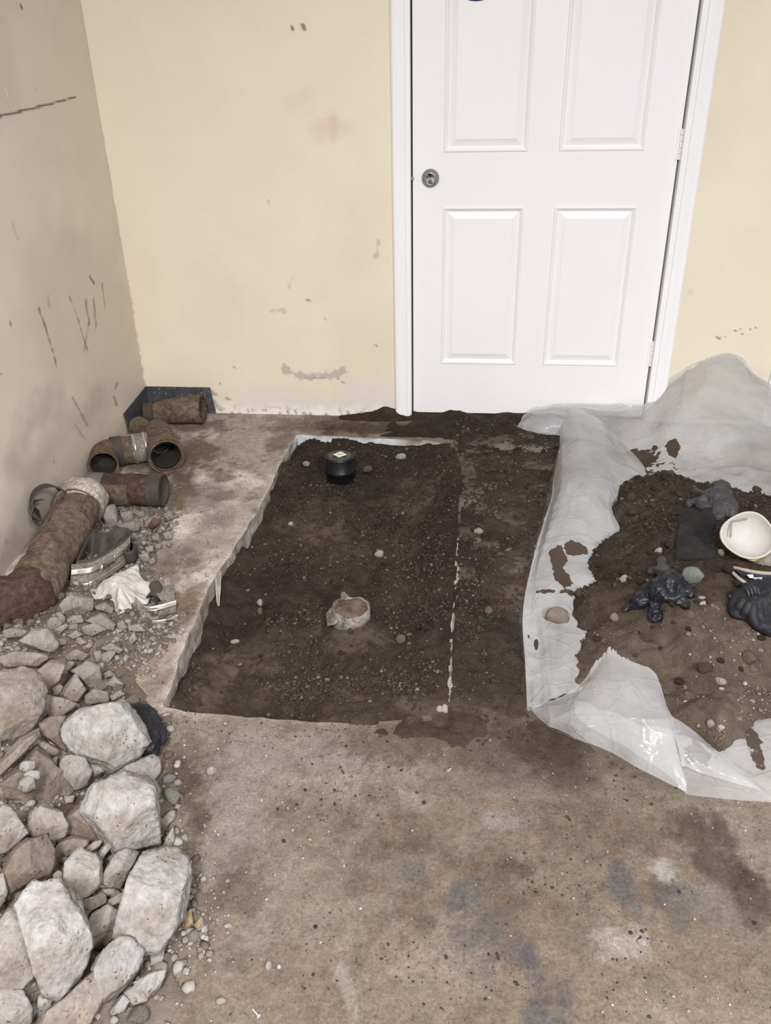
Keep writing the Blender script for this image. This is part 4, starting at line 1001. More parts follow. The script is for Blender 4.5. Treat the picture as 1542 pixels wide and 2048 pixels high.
Fr = gridfaces(nr, na, True)[:, ::-1]
o = mesh('rag', A.reshape(-1, 3), Fr, M['cloth'], origin=(RC[0], RC[1], 0)); so_ = o.modifiers.new('thickness', 'SOLIDIFY'); so_.thickness = .003; so_.offset = -1
tag(o, 'crumpled off white rag lying between the two pipe couplings', 'rag')

# ================================================================== PLASTIC SHEET
rowsA = [[(1031, 853, .004), (1034, 848, .014), (1038, 842, .022), (1042, 834, .024), (1046, 826, .015)],
         [(1075, 868, .004), (1079, 852, .035), (1083, 834, .05), (1085, 821, .05), (1085, 811, .03)],
         [(1125, 872, .004), (1130, 848, .045), (1135, 828, .06), (1140, 815, .055), (1140, 806, .03)],
         [(1215, 890, .004), (1217, 862, .03), (1222, 838, .05), (1225, 820, .05), (1225, 806, .02)],
         [(1275, 935, .012), (1282, 892, .03), (1290, 852, .06), (1295, 822, .075), (1300, 801, .055)],
         [(1330, 972, .03), (1332, 905, .05), (1336, 852, .10), (1340, 800, .14), (1338, 765, .165)],
         [(1400, 985, .035), (1400, 905, .07), (1402, 832, .14), (1408, 770, .21), (1410, 718, .25)],
         [(1460, 1000, .045), (1460, 915, .08), (1462, 832, .15), (1462, 760, .22), (1462, 704, .265)],
         [(1525, 1010, .045), (1525, 925, .08), (1522, 845, .13), (1520, 795, .17), (1505, 748, .20)],
         [(1610, 1020, .045), (1610, 940, .08), (1600, 875, .10), (1600, 835, .13), (1590, 800, .14)]]
rowsB = [[(1122, 866, .003), (1126, 836, .045), (1150, 814, .085), (1190, 838, .075), (1250, 893, .012)],
         [(1112, 936, .003), (1128, 925, .05), (1164, 912, .085), (1208, 926, .07), (1290, 948, .012)],
         [(1095, 1013, .003), (1116, 1005, .035), (1150, 999, .060), (1192, 1005, .05), (1228, 1018, .018)],
         [(1076, 1080, .003), (1100, 1078, .020), (1135, 1077, .036), (1178, 1078, .030), (1240, 1068, .022)],
         [(1058, 1150, .003), (1080, 1150, .012), (1110, 1150, .018), (1150, 1155, .015), (1205, 1165, .014)],
         [(1045, 1235, .003), (1070, 1235, .008), (1100, 1240, .010), (1140, 1250, .009), (1190, 1260, .008)],
         [(1050, 1330, .003), (1075, 1330, .006), (1110, 1335, .009), (1150, 1345, .008), (1190, 1350, .008)],
         [(1054, 1420, .004), (1075, 1413, .010), (1110, 1400, .012), (1150, 1386, .012), (1195, 1376, .010)]]
rowsC = [[(1054, 1418, .006), (1055, 1417, .008), (1056, 1416, .010), (1057, 1416, .012), (1058, 1415, .014)],
         [(1088, 1448, .004), (1092, 1434, .02), (1100, 1420, .03), (1110, 1408, .036), (1122, 1390, .040)],
         [(1148, 1476, .004), (1150, 1450, .035), (1153, 1420, .055), (1156, 1393, .06), (1160, 1366, .06)],
         [(1211, 1502, .004), (1208, 1455, .045), (1206, 1405, .075), (1207, 1352, .095), (1212, 1308, .105)],
         [(1267, 1532, .004), (1262, 1480, .045), (1258, 1425, .080), (1258, 1372, .100), (1262, 1322, .110)],
         [(1316, 1557, .004), (1314, 1505, .040), (1312, 1450, .070), (1312, 1398, .088), (1313, 1345, .095)],
         [(1352, 1576, .004), (1352, 1545, .025), (1349, 1505, .045), (1345, 1465, .060), (1338, 1420, .068)],
         [(1373, 1585, .004), (1374, 1575, .010), (1373, 1560, .018), (1370, 1545, .024), (1364, 1525, .030)]]
rowsD = [[(1340, 1430, .060), (1347, 1460, .055), (1356, 1495, .042), (1365, 1530, .028)],
         [(1378, 1455, .048), (1385, 1485, .050), (1395, 1520, .038), (1408, 1548, .018)],
         [(1420, 1488, .032), (1430, 1510, .036), (1442, 1540, .028), (1455, 1562, .014)],
         [(1470, 1530, .020), (1478, 1545, .022), (1486, 1560, .018), (1496, 1573, .010)],
         [(1521, 1579, .008), (1521, 1580, .008), (1521, 1580, .008), (1521, 1581, .008)]]
rowsE = [[(1150, 1400, .003), (1160, 1440, .003), (1260, 1500, .003), (1330, 1545, .003), (1373, 1587, .003)],
         [(1400, 1440, .003), (1405, 1480, .005), (1410, 1530, .006), (1410, 1570, .006), (1410, 1593, .003)],
         [(1470, 1440, .003), (1470, 1485, .008), (1470, 1540, .008), (1470, 1575, .008), (1470, 1600, .003)],
         [(1530, 1420, .004), (1535, 1470, .010), (1540, 1530, .010), (1542, 1580, .010), (1542, 1604, .003)],
         [(1640, 1420, .004), (1640, 1470, .010), (1640, 1530, .010), (1640, 1580, .010), (1640, 1612, .003)]]
W3 = lambda rows: [[px3(q) for q in r] for r in rows]
AA = patch(W3(rowsA), 220, 110, .010, 5, 3, .004, YW - .004, cr=.012)
AB = patch(W3(rowsB), 200, 80, .003, 7, 13, .001, lift=.004, uvn=(2.2, 4, .008), cr=.005)
AE = patch(W3(rowsE), 90, 60, .002, 12, 17, .001)
sheet_root = empty('plastic_sheet', tuple(P(1150, 1150, 0)), 'milky plastic sheet bunched up at the door and running under the soil heap', 'plastic sheet')
def tintof(A, haze, spots=()):
    t_ = np.zeros(A.shape); t_[..., 1] = haze
    for (px, py, z, rx, ry, op) in spots:
        c = P(px, py, z); ax = rx * depth(c) / F_PX; ay = ry * depth(c) / F_PX / .6
        d = np.hypot((A[..., 0] - c[0]) / ax, (A[..., 1] - c[1]) / ay) + .55 * fbm(A[..., 0] * 16, A[..., 1] * 16, 0, 5, 4, .7)
        t_[..., 0] = np.maximum(t_[..., 0], op * sm(1.35, .55, d))
    return t_.reshape(-1, 3)
spA = [(1262, 893, .035, 22, 10, .75), (1290, 915, .03, 24, 26, 1.0), (1258, 935, .02, 14, 20, .9), (1347, 905, .05, 9, 20, .8), (1353, 930, .05, 10, 16, .8), (1335, 945, .03, 40, 8, .8), (1280, 945, .02, 50, 6, .6), (1310, 893, .04, 6, 8, .6)]
spB = [(1152, 1105, .02, 18, 9, .85), (1117, 1140, .012, 13, 32, 1.0), (1128, 1165, .012, 18, 24, .95), (1092, 1187, .01, 36, 5, .8), (1135, 1192, .01, 22, 8, .8), (1175, 1320, .01, 20, 40, .8)]
spE = [(1420, 1462, .006, 60, 20, 1.0), (1492, 1460, .008, 22, 22, 1.0), (1440, 1520, .006, 16, 20, .3), (1400, 1505, .005, 30, 20, .8), (1508, 1500, .01, 10, 40, .6)]
for A_, hz, sp in ((AA, .72, spA), (AB, .74, spB), (AE, .48, spE)):
    mesh('sheet_fold', A_.reshape(-1, 3), gridfaces(*A_.shape[:2]), M['poly'], sheet_root, tint=tintof(A_, hz, sp))
# torn standing flap: ragged upper edge
G = np.array(W3(rowsC)); AC = patch(G, 150, 90, .004, 8, 23, .001, cr=.009)
tj = np.linspace(0, 1, 150)
rag_ = (.010 * np.abs(fbm(tj * 60, 0 * tj, 0, 4, 3)) + .006 * np.abs(vn(tj * 140, 0 * tj, 0, 5))) * sm(.30, .38, tj) * sm(.62, .5, tj) + .002 * np.abs(vn(tj * 70, 0 * tj, 0, 6))
AC[:, -5:] += (np.array([.1, .6, .8])[None, None] * rag_[:, None, None]) * np.linspace(0, 1, 5)[None, :, None]
fl_ = mesh('torn_flap', AC.reshape(-1, 3), gridfaces(150, 90), M['poly'], sheet_root, tint=tintof(AC, .47))
AD = patch(W3(rowsD), 80, 40, .002, 14, 29, .001)
mesh('torn_flap', AD.reshape(-1, 3), gridfaces(80, 40), M['poly'], sheet_root, tint=tintof(AD, .40))
# second layer of the bunch behind, against the wall
rowsF = [[(1312, 800, .05), (1330, 770, .13), (1345, 752, .16)], [(1370, 770, .17), (1375, 745, .20), (1385, 728, .225)], [(1440, 735, .22), (1440, 715, .25), (1445, 706, .262)],
         [(1490, 760, .18), (1492, 735, .22), (1488, 716, .245)], [(1530, 800, .14), (1525, 775, .18), (1512, 750, .20)], [(1600, 840, .1), (1600, 815, .12), (1590, 790, .15)]]
AF = patch([[PY(q[0], q[1], YW - .018 + .004 * k) for k, q in enumerate(r)] for r in rowsF], 90, 24, .005, 12, 33, .004, YW - .004)
mesh('sheet_fold', AF.reshape(-1, 3), gridfaces(90, 24), M['poly'], sheet_root, tint=tintof(AF, .55))

# ================================================================== THINGS IN THE TRENCH
c = on(681, 938); c[2] -= .004
base = P(681, 945, c[2])
e = empty('cleanout_cap', tuple(base), 'black plastic pipe cap with a white square label at the far end of the trench', 'pipe cap')
prof = [(.050, -.02), (.051, .004), (.0535, .006), (.0535, .016), (.0515, .018), (.0515, .062), (.050, .066), (.047, .068), (.0455, .065), (.043, .0635)]
part('body', lathe(prof, base, 56), M['abs'], e)
lid = part('lid', lathe([(.043, .062), (.042, .0665), (.040, .068), (.030, .0685), (.0001, .0688)], base, 56), M['abs_lid'], e)
for k in range(4):
    a = math.radians(45 + 90 * k + 4); mb = MB(); d_ = np.array([math.cos(a), math.sin(a), 0]); n_ = np.array([-d_[1], d_[0], 0]); o_ = base + [0, 0, .0686]
    mb.prism([o_ + d_ * .012 - n_ * .003, o_ + d_ * .029 - n_ * .003, o_ + d_ * .029 + n_ * .003, o_ + d_ * .012 + n_ * .003], (0, 0, 1), .0012)
    mb.build('slot', M['dark'], lid)
mb = MB(); o_ = base + [.001, 0, .0702]; h_ = .0245
mb.prism([o_ + [h_, 0, 0], o_ + [0, h_, 0], o_ + [-h_, 0, 0], o_ + [0, -h_, 0]], (0, 0, 1), .0006)
lb = mb.build('paper_label', M['paper'], lid); mb = MB()
u_, v_ = np.array([.7071, .7071, 0]), np.array([-.7071, .7071, 0])
for k in range(5):
    p0 = o_ + [0, 0, .0008] + v_ * (-.009 + k * .0042); L_ = (.011, .012, .012, .010, .007)[k]
    mb.prism([p0 - u_ * .011, p0 - u_ * .011 + u_ * 2 * L_, p0 - u_ * .011 + u_ * 2 * L_ + v_ * .0016, p0 - u_ * .011 + v_ * .0016], (0, 0, 1), .0002)
mb.build('printed_lines', M['ink'], lid)

base = on(702, 1226); base[2] = ground(*P(702, 1250, -.04)[:2]) - .012
e = empty('broken_pipe_stub', tuple(base), 'broken clay pipe end packed with soil standing up from the trench floor', 'pipe stub')
ang = np.linspace(0, 2 * math.pi, 64, endpoint=False)
def uneven(r0, r1, z0, zt, amp, seed):
    rows = []
    for r, z, j in ((r0, z0, 0), (r0 + .001, (z0 + zt) / 2, .3), (r0, zt, 1), (r1, zt, 1), (r1, z0, 0)):
        zz = z + amp * j * fbm(np.cos(ang) * 2, np.sin(ang) * 2, 0, 4, seed)
        rows.append(np.stack([base[0] + r * np.cos(ang), base[1] + r * np.sin(ang), base[2] + zz], 1))
    return np.array(rows).reshape(-1, 3), gridfaces(5, 64, True)[:, ::-1]
M['claystub'] = m_rust('whitened_clay', srgb(112, 102, 92), srgb(150, 143, 133), srgb(172, 166, 158), srgb(68, 58, 50), 22)
part('rim', uneven(.051, .043, -.03, .031, .003, 4), M['claystub'], e)
V_, F_ = lathe([(.0445, .029), (.034, .034), (.02, .037), (.0001, .038)], base, 48)
V_[:, 2] += .004 * fbm(V_[:, 0] * 40, V_[:, 1] * 40, 0, 4, 3)
tn = blend(np.broadcast_to(lin(92, 78, 66), V_.shape).copy(), lin(118, 104, 90), sm(-.3, .6, fbm(V_[:, 0] * 50, V_[:, 1] * 50, 0, 4, 6)))
mesh('soil_plug', V_, F_, M['soil'], e, tint=tn)
sh = [P(655, 1252, base[2] + .004), P(652, 1228, base[2] + .012), P(664, 1213, base[2] + .026), P(680, 1208, base[2] + .032), P(683, 1232, base[2] + .03), P(673, 1248, base[2] + .014)]
mb = MB(); mb.prism(sh, (.3, .5, .3), .010); mb.build('shard', M['claystub'], e)
mb = MB(); mb.prism([P(681, 1205, base[2] + .03), P(682, 1187, base[2] + .036), P(688, 1186, base[2] + .038), P(698, 1197, base[2] + .032)], (0, .6, .2), .008); mb.build('shard', M['claystub'], e)

# ================================================================== GLOVES AND MASK ON THE HEAP
def sphere_chain(mb, pts, rad, flat=1.0, rot=None):
    B, Fb = ico(2)
    pts = np.asarray(pts, float); rad = np.asarray(rad, float) if np.ndim(rad) else np.full(len(pts), rad)
    L = np.linalg.norm(np.diff(pts, axis=0), axis=1).sum(); n = max(2, int(L / (rad.mean() * .22)) + 1) if len(pts) > 1 else 1
    P_ = catmull(pts, n) if len(pts) > 1 else pts; R_ = catmull(rad[:, None], n)[:, 0] if len(pts) > 1 else rad
    for p, r in zip(P_, R_): mb.add(B * r * np.array([1, 1, flat]) + p, Fb)
def blob(name, chains, mat, parent, voxel=.0028, smooth=3, wr=.003, wf=40, seed=0, fold=.0):
    mb = MB()
    for ch in chains: sphere_chain(mb, *ch)
    me = bpy.data.meshes.new('tmp'); me.from_pydata(mb.v, [], mb.f)
    o = bpy.data.objects.new('tmp', me); COL.objects.link(o)
    m_ = o.modifiers.new('r', 'REMESH'); m_.mode = 'VOXEL'; m_.voxel_size = voxel
    s_ = o.modifiers.new('s', 'SMOOTH'); s_.iterations = smooth; s_.factor = .5
    dg = bpy.context.evaluated_depsgraph_get(); m2 = bpy.data.meshes.new_from_object(o.evaluated_get(dg))
    n = len(m2.vertices); V = np.empty(n * 3); m2.vertices.foreach_get('co', V); V = V.reshape(-1, 3)
    N = np.empty(n * 3); m2.vertices.foreach_get('normal', N); N = N.reshape(-1, 3)
    d = wr * fbm(V[:, 0] * wf, V[:, 1] * wf, V[:, 2] * wf, 4, seed) + fold * (ridged(V[:, 0] * wf, V[:, 1] * wf, V[:, 2] * wf, 3, seed + 4) - .7)
    V = V + N * d[:, None]
    Fc = [tuple(p.vertices) for p in m2.polygons]
    bpy.data.objects.remove(o); bpy.data.meshes.remove(me); bpy.data.meshes.remove(m2)
    return mesh(name, V, Fc, mat, parent)
K1 = lambda cx, cy, dz=.0: on(1340 + .166 * cx, 940 + .166 * cy, dz)
K2 = lambda cx, cy, dz=.0: on(1180 + .1556 * cx, 1090 + .1556 * cy, dz)
# glove with the long knit cuff
e = empty('grey_glove', tuple(K1(480, 500)), 'dusty grey coated work glove folded over its long black knit cuff on the soil heap', 'glove')
blob('hand', [([K1(610, 185, .02), K1(600, 320, .024)], [.028, .036], .6), ([K1(510, 290, .018), K1(720, 300, .018)], [.027, .030], .6), ([K1(640, 380, .022)], [.030], .6),
              ([K1(520, 290, .016), K1(420, 285, .014), K1(305, 265, .012)], [.017, .015, .013], .9), ([K1(500, 340, .018), K1(380, 370, .018), K1(235, 400, .014)], [.017, .015, .013], .9),
              ([K1(540, 400, .022), K1(440, 425, .026), K1(370, 440, .022)], [.017, .015, .013], .8), ([K1(610, 410, .02), K1(600, 490, .016), K1(592, 565, .012)], [.026, .023, .018], .75),
              ([K1(710, 390, .018), K1(735, 470, .014), K1(738, 530, .010)], [.019, .017, .014], .8), ([K1(720, 300, .016), K1(800, 285, .014), K1(835, 270, .012)], [.028, .024, .018], .7)],
     M['glove_grey'], e, .0025, 2, .004, 26, 1, .004)
cf = []
for k in range(19):
    y_ = 490 + 31 * k; hw = 150 + 4 * k
    cf.append(([K1(290 - hw + 2.4 * k, y_ + 6, .006), K1(290, y_ - 8, .010), K1(290 + hw, y_ - 14, .006)], [.0105, .0125, .0105], .85))
cf += [([K1(180, 500, .01), K1(90, 520, .008), K1(25, 530, .006)], [.012, .009, .007], .7), ([K1(450, 520, .012), K1(485, 600, .012), K1(488, 685, .008)], [.018, .016, .011], .8), ([K1(150, 560, .008), K1(60, 600, .008)], [.010, .006], .7)]
blob('cuff', cf, M['knit'], e, .0028, 6, .003, 22, 2, .0012)
# black nitrile glove, crumpled
e = empty('black_glove', tuple(K2(880, 600)), 'crumpled shiny black rubber glove in the middle of the soil heap', 'glove')
crumpled = blob('hand', [([K2(930, 400, .020), K2(890, 540, .022), K2(860, 640, .020)], [.022, .028, .026], .6), ([K2(790, 590, .016), K2(690, 660, .016), K2(620, 740, .012), K2(450, 840, .008)], [.018, .020, .021, .009], .55),
              ([K2(850, 640, .02), K2(845, 780, .016), K2(845, 935, .010)], [.015, .012, .019], .6), ([K2(960, 650, .014), K2(1090, 700, .014), K2(1250, 790, .010)], [.018, .018, .012], .5),
              ([K2(1000, 380, .018), K2(1130, 480, .016), K2(1285, 610, .010)], [.020, .022, .016], .5), ([K2(1030, 330, .016), K2(1180, 470, .016), K2(1290, 560, .008)], [.010, .012, .010], .8), ([K2(1010, 480, .022), K2(1170, 610, .014)], [.013, .011], .8), ([K2(800, 470, .014), K2(740, 560, .012)], [.014, .014], .6)],
     M['nitrile'], e, .0060, 1, .0055, 34, 3, .0050)
crumpled.data.polygons.foreach_set('use_smooth', np.zeros(len(crumpled.data.polygons), bool))
blob('cuff', [([K2(780, 335, .014), K2(860, 330, .016), K2(930, 330, .016)], [.009, .011, .012], .9), ([K2(960, 350, .016), K2(925, 260, .012), K2(920, 200, .008)], [.016, .014, .013], .7)], M['glove_grey'], e, .0024, 2, .003, 50, 4, .002)
# black glove at the picture edge
e = empty('curled_glove', tuple(K1(1050, 1650)), 'black work glove with curled fingers at the right edge of the soil heap', 'glove')
blob('hand', [([K1(1010, 1470, .022), K1(1120, 1480, .026), K1(1260, 1500, .024), K1(1420, 1560, .02)], [.034, .042, .042, .036], .75), ([K1(960, 1540, .018), K1(880, 1640, .016), K1(820, 1715, .012)], [.036, .032, .024], .75),
              ([K1(1060, 1580, .022), K1(1060, 1720, .018), K1(1110, 1830, .016), K1(1240, 1920, .010)], [.036, .032, .029, .020], .75), ([K1(1190, 1600, .02), K1(1260, 1660, .018), K1(1360, 1690, .01)], [.030, .026, .02], .75)],
     M['glove_black'], e, .003, 2, .004, 22, 6, .004)
for q in ([(900, 1560), (840, 1640), (800, 1700)], [(960, 1600), (920, 1690), (880, 1750)], [(1010, 1640), (1000, 1760), (1050, 1880)], [(1080, 1640), (1090, 1780), (1180, 1890)]):
    part('finger_ridge', tube([K1(*q[0], .040), K1(*q[1], .034), K1(*q[2], .022)], [.011, .012, .009], 0, 14, .001, 40, 16), M['glove_black'], e)
mbs = [K1(925, 1450, .050), K1(965, 1440, .056), K1(1005, 1430, .058), K1(1045, 1440, .058)]
for p_ in mbs:
    V_, F_ = tube([p_ + [0, .010, .0], p_ + [.001, -.004, .002], p_ + [.002, -.018, -.004]], [.0028, .0036, .0024], 0, 10, .0004, 50, 9); part('knuckle_ridge', (V_, F_), M['glove_grey'], e)
# cuff strip with pale edging
e = empty('cuff_strap', tuple(K1(950, 1300)), 'flattened dark blue cuff with grey edging and a pale print between mask and curled glove', 'cuff strap')
pth = [K1(955, 1385, .006), K1(850, 1320, .008), K1(760, 1240, .010), K1(735, 1195, .012), K1(780, 1178, .016), K1(900, 1205, .022), K1(1100, 1240, .024), K1(1320, 1250, .024)]
part('edging', tube(pth, [.0045] * 8, 0, 10, .0006, 40, 60), M['edging'], e)
top = catmull([q + [0, 0, -.002] for q in pth[3:]], 40); bot = catmull([K1(800, 1225, .003), K1(850, 1270, .003), K1(960, 1310, .004), K1(1120, 1320, .004), K1(1320, 1330, .004)], 40)
V_ = np.concatenate([top, (top + bot) / 2 + [0, 0, .003], bot]); fb = gridfaces(3, 40)
o = part('band', (V_, fb), M['navy'], e); so_ = o.modifiers.new('thickness', 'SOLIDIFY'); so_.thickness = .002
for q in ([(925, 1268), (1000, 1262), (1010, 1305), (955, 1300)], [(1010, 1300), (1110, 1298), (1105, 1330), (1085, 1345), (1085, 1312), (1015, 1318)]):
    mb = MB(); mb.prism([K1(*k, .019) for k in q], (0, .2, 1), .001); mb.build('print', M['whiteprint'], e)
e = empty('black_strip', tuple(K1(1100, 260)), 'crumpled black strip with a thin pale rod at the top edge of the heap', 'rubber strip')
blob('strip', [([K1(1040, 250, .012), K1(1090, 235, .014), K1(1150, 270, .01), K1(1300, 330, .008)], [.012, .014, .010, .008], .8)], M['glove_black'], e, .003, 2, .004, 40, 8)
part('rod', tube([K1(1030, 258, .026), K1(1130, 280, .026), K1(1300, 335, .02)], [.0016] * 3, 0, 8, 0, 9, 12), M['foam'], e)
# dust mask
cm = K1(945, 790, .068)
vw = np.array([0, 0, HCAM]) - cm; vw /= np.linalg.norm(vw)
nm = vw * .92 + np.array([.05, -.05, .30]); nm /= np.linalg.norm(nm)
e1 = np.cross([0, 0, 1], nm); e1 /= np.linalg.norm(e1); e2 = np.cross(nm, e1)
e = empty('dust_mask', tuple(K1(945, 1000)), 'white cup shaped dust mask lying open side up on the soil heap', 'dust mask')
aa = np.linspace(0, 2 * math.pi, 96, endpoint=False)
rim = .0560 * (1 + .045 * np.cos(2 * aa + .5) + .035 * np.cos(3 * aa + 2.2) + .02 * np.cos(4 * aa))
prof = [(0.001, -.036), (.2, -.035), (.4, -.032), (.6, -.026), (.78, -.017), (.9, -.009), (.97, -.001), (1.0, .001)]
inner = np.array([cm + nm * (h + (.0012 * fbm(np.cos(aa) * 3 * r, np.sin(aa) * 3 * r, 0, 3, 2))[:, None] if True else h) + (rim * r)[:, None] * (np.cos(aa)[:, None] * e1 + np.sin(aa)[:, None] * e2) for r, h in prof])
outer = inner - nm * .0035
A = np.concatenate([inner, outer[::-1]]); part('cup', (A.reshape(-1, 3), gridfaces(len(A), 96, True)), M['mask'], e)
fl = np.array([cm + nm * h + (rim * r)[:, None] * (np.cos(aa)[:, None] * e1 + np.sin(aa)[:, None] * e2) for r, h in ((.985, -.0035), (.985, .0022), (1.06, .0042), (1.10, .001), (1.06, -.003), (.985, -.0035))])
part('rim', (fl.reshape(-1, 3), gridfaces(6, 96, True)), M['maskrim'], e)
def onm(cx, cy, h, k=1.0):
    """point over the mask mouth seen at a place of the photograph"""
    r = ray(1340 + .166 * cx, 940 + .166 * cy); o_ = np.array([0, 0, HCAM]); q0 = cm + nm * h
    return o_ + r * ((q0 - o_) @ nm / (r @ nm))
mb = MB()
for q in ([(738, 612), (925, 572), (935, 592), (745, 630)], [(730, 612), (752, 612), (742, 805), (718, 800)]):
    mb.prism([onm(*k, -.004) for k in q], nm, .0035)
mb.build('nose_foam', M['foam'], e)
part('strap', tube([onm(690, 905, -.008), onm(700, 930, -.016), onm(760, 985, -.022)], [.0032] * 3, 0, 8, 0, 9, 14), M['yellow'], e)
part('strap', tube([onm(905, 1045, -.012), onm(960, 1075, -.012), onm(1020, 1082, -.012), onm(1090, 1045, -.012), onm(1165, 985, -.014)], [.0034] * 5, 0, 8, 0, 9, 30), M['yellow'], e)
# black glove pinned under the rubble
C2 = lambda x, y, z=.0: P(.2918 * x, 1200 + .2918 * y, z)
e = empty('pinned_glove', tuple(C2(1000, 900, .0)), 'black rubber glove pinned under the big pale block beside the trench corner', 'glove')
blob('hand', [([C2(890, 770, .05), C2(970, 800, .045), C2(1050, 890, .035), C2(1080, 960, .028)], [.026, .032, .026, .02], .6), ([C2(980, 850, .045), C2(1000, 960, .04), C2(1040, 1040, .025)], [.03, .03, .018], .6), ([C2(900, 850, .05)], [.03], .6)],
     M['nitrile'], e, .003, 3, .003, 36, 12, .002)
M['nitrile'].node_tree.nodes['Principled BSDF'].inputs['Roughness'].default_value = .42

# ================================================================== RUBBLE, STONE BY STONE
COLS = dict(white=(158, 155, 152), pale=(152, 147, 142), grey=(147, 140, 133), tan=(146, 137, 128), dirty=(124, 113, 103), brown=(100, 86, 74), yellow=(150, 133, 104), green=(112, 120, 113), soil=(76, 65, 56))
def hull(p):
    p = sorted(map(tuple, p)); cr = lambda o, a, b: (a[0] - o[0]) * (b[1] - o[1]) - (a[1] - o[1]) * (b[0] - o[0])
    def half(q):
        h = []
        for k in q:
            while len(h) > 1 and cr(h[-2], h[-1], k) <= 0: h.pop()
            h.append(k)
        return h
    a, b = half(p), half(p[::-1]); return np.array(a[:-1] + b[:-1])
def block(poly, col, label, cat='rubble stone', name='rubble_block', lift=0.0, level=4, thick=.8, group=None, seed=None, mat='rock', rough=.05, hf=ground):
    """one stone: silhouette facets + fresh faces in front and behind"""
    poly = hull(poly); c2 = (poly.min(0) + poly.max(0)) / 2
    seed = seed if seed is not None else int(poly.sum()) % 9973
    g = np.random.default_rng(seed)
    ext = (poly.max(0) - poly.min(0))
    z = .05
    for _ in range(6):
        p = P(c2[0], c2[1], z); s = depth(p) / F_PX; rad = .25 * ext.sum() * s
        z = hf(p[0], p[1]) + lift + .55 * min(ext[1] * s * .55, rad)
    c = P(c2[0], c2[1], z); s = depth(c) / F_PX
    v = c - np.array([0, 0, HCAM]); v /= np.linalg.norm(v)
    e1, e2 = R @ np.array([1, 0, 0.]), R @ np.array([0, -1, 0.])
    e1 = e1 - v * e1.dot(v); e1 /= np.linalg.norm(e1); e2 = e2 - v * e2.dot(v); e2 /= np.linalg.norm(e2)
    Q = (poly - c2) * s * [1, -1]; rad = .25 * ext.sum() * s
    N, H = [], []
    n = len(Q)
    for i in range(n):
        a, b = Q[i], Q[(i + 1) % n]; d = b - a
        if np.hypot(*d) < .12 * rad: continue
        m = np.array([d[1], -d[0]]) / np.hypot(*d)
        if m @ (a + b) < 0: m = -m
        h = float((Q @ m).max()); t_ = g.uniform(-.05, .28)
        N.append(math.cos(t_) * (m[0] * e1 + m[1] * e2) - math.sin(t_) * v); H.append(max(h, .15 * rad) * math.cos(t_))
    T = rad * thick
    for k in range(9):
        a_ = g.uniform(0, 6.28); r_ = g.uniform(.15, 1.0) if k else .12
        nn = -v + r_ * (math.cos(a_) * e1 + math.sin(a_) * e2); nn /= np.linalg.norm(nn); N.append(nn); H.append(T * g.uniform(.66, 1.0))
    for k in range(4):
        a_ = g.uniform(0, 6.28); nn = v + .5 * (math.cos(a_) * e1 + math.sin(a_) * e2); nn /= np.linalg.norm(nn); N.append(nn); H.append(T * .9)
    V, Fc = rock_shape(N, H, level, 70 if level >= 4 else 30, rough, seed % 89, rad)
    o = mesh(name, V, Fc, M[mat], origin=None); o.location = tuple(c)
    k = np.array(lin(*COLS[col])) * g.uniform(.94, 1.05); o.color = (*k, 1)
    return tag(o, label, cat, group)
def c2p(l): return [(.2918 * x, 1200 + .2918 * y) for x, y in l]
def c3p(l): return [(.3113 * x, 1600 + .3113 * y) for x, y in l]
